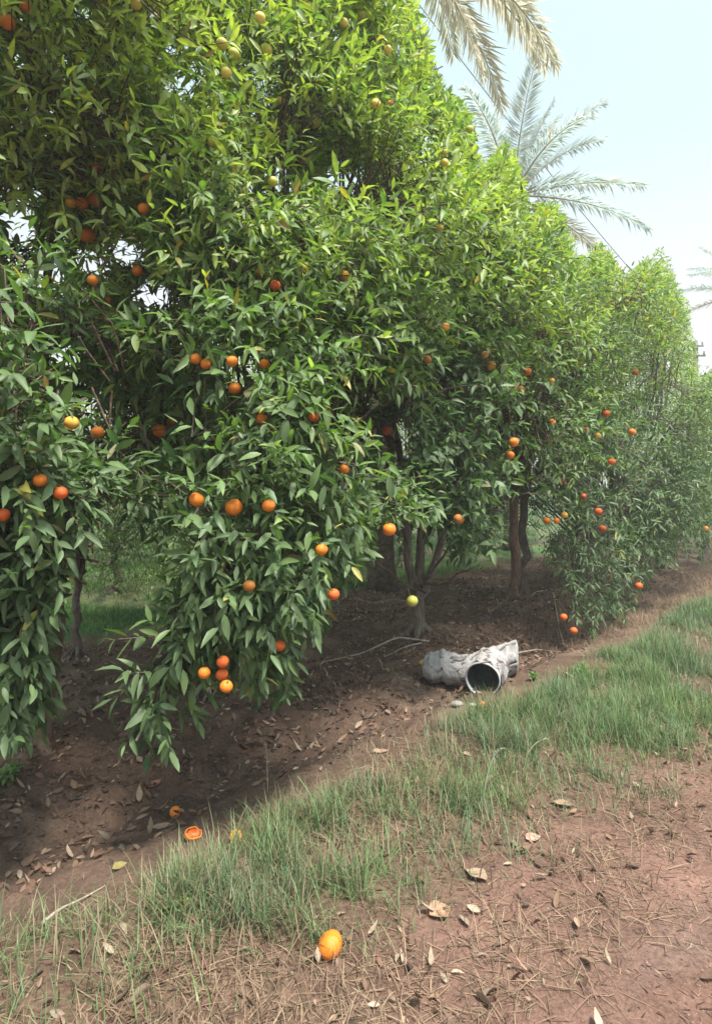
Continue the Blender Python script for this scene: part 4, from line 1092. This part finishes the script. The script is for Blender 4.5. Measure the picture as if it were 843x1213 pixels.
# ------------------------------------------------------------------ single things on the ground
def ground_fruit(px, py, d, kind, label, squash=1., broken=False):
    p = gpt(px, py + d * .35); Y = p[1]; rad = d * .5 * Y / F
    o = bpy.data.objects.new('fallen_orange', FR_MESH[kind][0]); COL.objects.link(o)
    o.location = Vector((p[0], p[1] + rad * .3, p[2] + rad * .80 * squash)); o.scale = (rad, rad, rad * squash)
    o.rotation_euler = (random.uniform(.4, 1.2), random.uniform(-.6, .6), random.uniform(0, 6))
    tag(o, label, 'fruit', 'fallen oranges on the ground'); return o
ground_fruit(391, 1123, 32, 'o', 'large whole orange on the dry verge nearest the viewer', .9)
ground_fruit(207, 964, 14, 'o', 'smaller orange lying on bare soil behind the squashed split one')
ground_fruit(279, 992, 15, 'y', 'yellow fruit lying among pale dry grass tufts')
ground_fruit(354, 971, 11, 'o', 'small orange on the soil edge behind tall grass blades')
ground_fruit(571, 836, 9, 'o', 'tiny orange on the soil just below the pipe mouth')
# squashed, split orange: rind cup with darker pulp
def split_orange(px, py, d):
    p = gpt(px, py + d * .4); rad = d * .5 * p[1] / F
    root = empty('fallen_orange', p); tag(root, 'squashed split orange showing its pulp on the bare soil', 'fruit', 'fallen oranges on the ground')
    v, f = sphere_mesh('', 1.0, 28, 18, .8, 4)
    keepv = v[:, 2] + .30 * v[:, 0] - .25 * v[:, 1] < .38 + .12 * np.sin(np.arctan2(v[:, 1], v[:, 0]) * 5)
    mb = MB(); ff = [q for q in f if all(keepv[list(q)])]; mb.add(v * rad * np.array([1.1, 1, 1]) + p + np.array([0, 0, rad * .6]), ff)
    rind = adopt(mb.build('rind', M_OR['o']), root)
    md = rind.modifiers.new('thick', 'SOLIDIFY'); md.thickness = rad * .12
    mb = MB(); v2, f2 = sphere_mesh('', 1.0, 20, 12, .55, 8); v2 = v2 * (1 + .25 * (fbm(v2, 4, 3, 2) - .5))[:, None]
    mb.add(v2 * rad * .82 + p + np.array([0, 0, rad * .62]), f2); adopt(mb.build('pulp', orange_mat('wet_pulp', (.45, .07, .012), (.72, .20, .03))), root)
split_orange(229, 986, 19)

def dead_leaf(px, py, lpx, wpx, az, col, label, tilt=.10, name='dead_leaf'):
    p = gpt(px, py); L_ = lpx * p[1] / F
    nu, nv = 14, 9; u = np.linspace(0, 1, nu); w = np.linspace(-1, 1, nv)
    U, W = np.meshgrid(u, w, indexing='ij'); hw = (np.sin(np.pi * np.clip(U ** .8, 0, 1)) ** 1.15 + .03) * wpx / lpx * .55 * (.9 + .2 * vnoise(np.stack([U * 5, np.sign(W) * 2, U * 0], -1), 1.7, int(px)))
    x = (U - .5) * L_; y = W * hw * L_ ; sd = abs(int(px * 7 + py))
    z = (.40 * W ** 2 * hw + .28 * (U - .5) ** 2) * L_ + .05 * L_ * (fbm(np.stack([U * 3, W, U * 0], -1), 2, sd, 3) - .5) * 2
    ca, sa = math.cos(az), math.sin(az); cb, sb = math.cos(tilt), math.sin(tilt)
    y2 = y * cb - z * sb; z2 = y * sb + z * cb
    v = np.stack([x * ca - y2 * sa, x * sa + y2 * ca, z2 - z2.min() + .006], -1)
    vein = (np.abs(W) < .15)[..., None]
    c = np.array(col) * (.75 + .5 * fbm(np.stack([U * 4, W * 2, U * 0], -1), 2, sd + 3, 3))[..., None] * np.where(vein, 1.15, 1.)
    i, k = np.meshgrid(np.arange(nu - 1), np.arange(nv - 1), indexing='ij')
    fa = np.stack([i * nv + k, (i + 1) * nv + k, (i + 1) * nv + k + 1, i * nv + k + 1], -1).reshape(-1, 4)
    o = mesh_np(name, v.reshape(-1, 3), fa, np.full(len(fa), 4), M_LITTER, None, c.reshape(-1, 3))
    o.location = Vector(p); o.modifiers.new('t', 'SOLIDIFY').thickness = .0012
    tag(o, label, 'dead leaf', 'single dead leaves on the ground')
peach = (.30, .17, .11); brown = (.18, .10, .07); pale = (.28, .19, .13)
dead_leaf(521, 1083, 30, 24, .5, peach, 'broad peach-coloured dead leaf lying flat nearest the track')
dead_leaf(563, 1039, 30, 20, 2.4, pale, 'pale tan curled dead leaf in dry grass behind the broad peach one')
dead_leaf(631, 995, 20, 13, .3, (.42, .24, .18), 'pinkish dead leaf where straw meets the dirt track')
dead_leaf(664, 955, 24, 14, 2.8, pale, 'light tan dead leaf under the bent seed stalk')
dead_leaf(726, 880, 22, 11, 3.0, brown, 'long brown dead leaf on the upper track edge')
dead_leaf(610, 1001, 14, 10, 1.2, brown, 'small dark brown dead leaf beside the pinkish one')
dead_leaf(193, 981, 27, 9, .35, pale, 'narrow whitish dead leaf beside the split orange')
dead_leaf(184, 930, 22, 9, 1.2, (.36, .17, .12), 'reddish dead leaf on shaded soil under the hanging foliage')
dead_leaf(142, 1028, 18, 12, .8, (.20, .16, .06), 'yellowish leaf lying in front of the grass on the soil')
dead_leaf(512, 792, 34, 12, .1, (.30, .17, .05), 'yellow-brown curled dead leaf left of the pipe mouth', .6)
dead_leaf(450, 892, 20, 8, .2, pale, 'thin pale dead leaf on the soil before the green verge')

# stones by the pipe
for px, py, d, col, lab in ((541, 836, 12, (.25, .22, .20), 'rounded grey stone left of the tiny orange by the pipe'), (586, 838, 8, (.30, .26, .22), 'small pale stone right of the tiny orange by the pipe'),
                            (559, 836, 7, (.33, .31, .27), 'smallest whitish stone between the grey stone and the tiny orange'), (381, 1036, 9, (.33, .25, .2), 'brown pebble in the straw of the near verge')):
    p = gpt(px, py); rad = d * .5 * p[1] / F
    mb = MB(); v, f = sphere_mesh('', 1., 18, 12, .7, int(px)); v = v * (1 + .5 * (fbm(v, 1.6, int(px), 3) - .5))[:, None]
    mb.add(v * rad * np.array([1.25, 1, .8]), f); o = mb.build('stone', M_LITTER, None, np.tile(np.array(col), (len(v), 1)))
    o.location = Vector((p[0], p[1], p[2] + rad * .35)); tag(o, lab, 'stone', 'stones on the soil')

# pale dry branches on the soil left of the pipe
M_STICK = noise_mat('bleached_stick', (.22, .17, .13), (.38, .32, .26), 20, .9, .5, 60)
def stick(pp, r0, label, name='dry_branch', lift=.015, catg='branch'):
    pts = np.array([gpt(*q) for q in pp]); n = 14
    tt = np.linspace(0, 1, n); ip = np.stack([np.interp(tt, np.linspace(0, 1, len(pts)), pts[:, j]) for j in range(3)], 1)
    ip[:, 2] = np.maximum(ip[:, 2], ground_h(ip[:, 0], ip[:, 1])) + lift + .012 * np.sin(np.linspace(0, 5, n))
    mb = MB(); mb.tube(ip, np.linspace(r0, r0 * .45, n), 7, wob=.2, seed=int(pp[0][0]))
    tag(mb.build(name, M_STICK), label, catg, 'dry sticks on the soil')
stick([(508, 762), (470, 766), (430, 775), (372, 787)], .012, 'longer pale dry branch running left from the pipe end')
stick([(500, 767), (475, 771), (455, 778)], .009, 'short pale twig under the longer dry branch by the pipe')
stick([(610, 774), (640, 768), (668, 771)], .008, 'brown twig pointing right from the pipe cover towards the mound')
stick([(50, 1099), (85, 1078), (125, 1050)], .006, 'thin straw-coloured stick at the lower left soil corner')
stick([(628, 728), (650, 738), (668, 752)], .012, 'bare root-like branch coming down the earth mound')
# cut pale stems standing where the hanging foliage meets the soil
mb = MB()
b = gpt(238, 828)
for k in range(7):
    a = b + np.array([random.uniform(-.07, .07), random.uniform(-.05, .05), -.02]); e = a + np.array([random.uniform(-.06, .06), random.uniform(-.04, .04), random.uniform(.12, .24)])
    mb.tube([a, (a + e) / 2 + [.008, 0, 0], e], [.009, .008, .005], 6)
o = mb.build('cut_stems', M_STICK); tag(o, 'tuft of pale cut stems under the hanging foliage by the stacked red fruit', 'stubble')

# weeds
def weed_stalk(pp, h, bend, r0, col, label, head=True):
    p = gpt(*pp); n = 12; q = np.linspace(0, 1, n)
    pts = p + np.stack([bend[0] * q ** 2.2, bend[1] * q ** 2, h * (q - (.18 if head else 0) * q ** 5)], 1)
    mb = MB(); mb.tube(pts, np.linspace(r0, r0 * .5, n), 6)
    root = mb.build('weed_stalk', M_GRASS, None, np.tile(np.array(col), (n * 6, 1))); tag(root, label, 'weed', 'tall weed stalks in the verge grass')
    if head:
        LV = []; m = 40; qq = rng.uniform(.78, 1, m); P = np.stack([np.interp(qq, q, pts[:, j]) for j in range(3)], 1)
        ax = norm(rng.normal(size=(m, 3)) + np.array([bend[0] * 3, bend[1] * 3, .3])); n0 = rng.normal(size=(m, 3)); nn = norm(n0 - (n0 * ax).sum(1, keepdims=True) * ax)
        v, fi, fs, c = leaf_mesh(dict(pos=P, axis=ax, nrm=nn, len=np.full(m, .018), wid=np.full(m, .004), col=np.tile(np.array([.17, .20, .12]), (m, 1)), curl=np.zeros(m)), LEAF5)
        mesh_np('seed_head', v, fi, fs, M_DRY, root, c)
weed_stalk((572, 962), .36, (.10, .03), .0045, (.30, .36, .25), 'tall pale bluish weed stalk leaning right in the middle of the verge')
weed_stalk((621, 910), .20, (.13, .0), .005, (.38, .33, .2), 'bent straw-coloured stalk hooked over to the right', True)
weed_stalk((317, 940), .26, (-.01, 0), .0025, (.34, .36, .26), 'single thin pale stem standing on the soil edge before the foliage', False)
weed_stalk((378, 985), .22, (-.10, .05), .005, (.14, .24, .10), 'arching green blade stalk at the soil edge', False)
weed_stalk((650, 985), .16, (-.03, .0), .003, (.20, .22, .14), 'dark thin stalk upright beside the light tan leaf', False)
def weed_plant(pp, h, nst, ls, ycol, label, group='leafy weeds'):
    p = gpt(*pp); root = empty('weed_plant', p); tag(root, label, 'weed', group)
    mb = MB(); tb = []; td = []
    for k in range(nst):
        a = random.uniform(0, 6.28); d = norm(np.array([math.cos(a) * .55, math.sin(a) * .55, 1.])); l = h * random.uniform(.5, 1.)
        mb.tube(np.array([p - [0, 0, .01], p + d * l * .5, p + d * l]), np.array([.003, .0025, .0012]), 5); tb.append(p + d * l * .15); td.append(d * l)
    tb = np.array(tb); td = np.array(td); tl = np.linalg.norm(td, axis=1)
    L = twig_leaves(tb, norm(td), tl * .9, 9, ls, .55, np.full(nst, ycol), 1.15, .2)
    adopt(mb.build('stems', M_TWIG), root)
    v, fi, fs, c = leaf_mesh(L, LEAF11); adopt(mesh_np('leaves', v, fi, fs, M_LEAF, None, c), root)
weed_plant((238, 1042), .09, 8, .026, .75, 'bright light-green leafy weed at the front of the grassy verge')
weed_plant((208, 1085), .07, 6, .026, .7, 'low light-green weed left of the bright leafy one')
weed_plant((632, 806), .10, 9, .035, .35, 'small green weed right of the pipe')
weed_plant((690, 800), .11, 8, .04, .3, 'round-leaved weed at the end of the green strip by the mound')
weed_plant((8, 925), .12, 7, .06, .25, 'dark seedling on the shaded soil at the left edge')

# ------------------------------------------------------------------ light, sky, camera
SUN_EL, SUN_AZ = math.radians(67), math.radians(142)     # azimuth clockwise from +Y: high, behind and right of the camera
sd_ = Vector((math.sin(SUN_AZ) * math.cos(SUN_EL), math.cos(SUN_AZ) * math.cos(SUN_EL), math.sin(SUN_EL)))
sun = bpy.data.lights.new('sun', 'SUN'); sun.energy = SUN_E = 2.7; sun.angle = math.radians(10); sun.color = (1, .955, .88)
so = bpy.data.objects.new('sun', sun); COL.objects.link(so); so.rotation_euler = sd_.to_track_quat('Z', 'Y').to_euler()
w = bpy.data.worlds.new('World'); scene.world = w; w.use_nodes = True; nt = w.node_tree
bg = nt.nodes['Background']; bg.inputs['Strength'].default_value = .12
sky = N(nt, 'ShaderNodeTexSky'); sky.sky_type = 'NISHITA'; sky.sun_disc = False; sky.sun_elevation = SUN_EL; sky.sun_rotation = SUN_AZ
sky.dust_density = 3.5; sky.air_density = 1.0; sky.altitude = 20
tc = N(nt, 'ShaderNodeTexCoord'); sx = N(nt, 'ShaderNodeSeparateXYZ'); nt.links.new(tc.outputs['Generated'], sx.inputs[0])
cr = N(nt, 'ShaderNodeValToRGB')                          # milky veil: warm white low down, pale cyan higher up
e = cr.color_ramp.elements; e[0].position = .05; e[0].color = (.87, .86, .855, 1); e[1].position = .75; e[1].color = (.58, .785, .815, 1)
k = e.new(.30); k.color = (.82, .84, .84, 1); k = e.new(.45); k.color = (.665, .82, .84, 1)
nt.links.new(sx.outputs[2], cr.inputs[0])
nz = N(nt, 'ShaderNodeTexNoise', Scale=1.6, Detail=4.0); nt.links.new(tc.outputs['Generated'], nz.inputs['Vector'])
mr = N(nt, 'ShaderNodeMapRange'); mr.inputs[1].default_value = .3; mr.inputs[2].default_value = .7; mr.inputs[3].default_value = 2.8; mr.inputs[4].default_value = 3.05
nt.links.new(nz.outputs['Fac'], mr.inputs[0])
dt_ = N(nt, 'ShaderNodeVectorMath', operation='DOT_PRODUCT'); nrm_ = N(nt, 'ShaderNodeVectorMath', operation='NORMALIZE')
nt.links.new(tc.outputs['Generated'], nrm_.inputs[0]); nt.links.new(nrm_.outputs[0], dt_.inputs[0]); dt_.inputs[1].default_value = tuple(sd_)
mx0 = N(nt, 'ShaderNodeMath', operation='MAXIMUM'); mx0.inputs[1].default_value = 0; nt.links.new(dt_.outputs['Value'], mx0.inputs[0])
pw = N(nt, 'ShaderNodeMath', operation='POWER'); pw.inputs[1].default_value = 4.0; nt.links.new(mx0.outputs[0], pw.inputs[0])
ma = N(nt, 'ShaderNodeMath', operation='MULTIPLY_ADD'); ma.inputs[1].default_value = 3.2; ma.inputs[2].default_value = 1.0; nt.links.new(pw.outputs[0], ma.inputs[0])
mm = N(nt, 'ShaderNodeMath', operation='MULTIPLY'); nt.links.new(ma.outputs[0], mm.inputs[0]); nt.links.new(mr.outputs[0], mm.inputs[1])
vs = N(nt, 'ShaderNodeVectorMath', operation='SCALE'); nt.links.new(cr.outputs[0], vs.inputs[0]); nt.links.new(mm.outputs[0], vs.inputs['Scale'])
mx = N(nt, 'ShaderNodeMixRGB'); mx.inputs[0].default_value = .88; nt.links.new(sky.outputs[0], mx.inputs[1]); nt.links.new(vs.outputs[0], mx.inputs[2])
nt.links.new(mx.outputs[0], bg.inputs['Color'])

cam = bpy.data.cameras.new('camera'); co = bpy.data.objects.new('camera', cam); COL.objects.link(co)
co.location = (0, 0, CAMZ); co.rotation_euler = (math.pi / 2, 0, 0)
cam.sensor_fit = 'VERTICAL'; cam.sensor_height = 36; cam.lens = F / 1213 * 36; cam.shift_y = -(606.5 - HY) / 1213
cam.clip_end = 3000; cam.clip_start = .05
scene.camera = co
scene.view_settings.view_transform = 'Standard'; scene.view_settings.look = 'None'; scene.view_settings.gamma = 1
scene.view_settings.exposure = 1.74
scene.cycles.max_bounces = 8; scene.cycles.transparent_max_bounces = 8; scene.cycles.diffuse_bounces = 4; scene.cycles.glossy_bounces = 3
scene.cycles.use_denoising = True
# the milky air that veils the palms and the far end of the row
hm = bpy.data.materials.new('haze_air'); hm.use_nodes = True; hn = hm.node_tree
hn.nodes.remove(hn.nodes['Principled BSDF'])
pv = N(hn, 'ShaderNodeVolumePrincipled'); pv.inputs['Color'].default_value = (.97, .97, .97, 1); pv.inputs['Density'].default_value = .0038; pv.inputs['Anisotropy'].default_value = .2
hn.links.new(pv.outputs[0], hn.nodes['Material Output'].inputs['Volume'])
bx = np.array([(x, y, z) for x in (-45., 45.) for y in (-12., 75.) for z in (-1.6, 15.)])
ho = mesh_np('haze', bx, [0, 1, 3, 2, 4, 6, 7, 5, 0, 4, 5, 1, 2, 3, 7, 6, 0, 2, 6, 4, 1, 5, 7, 3], [4] * 6, hm, None, None, False)
tag(ho, 'thin milky air over the orchard', 'haze', kind='stuff')
scene.cycles.volume_bounces = 0; scene.cycles.volume_step_rate = 4
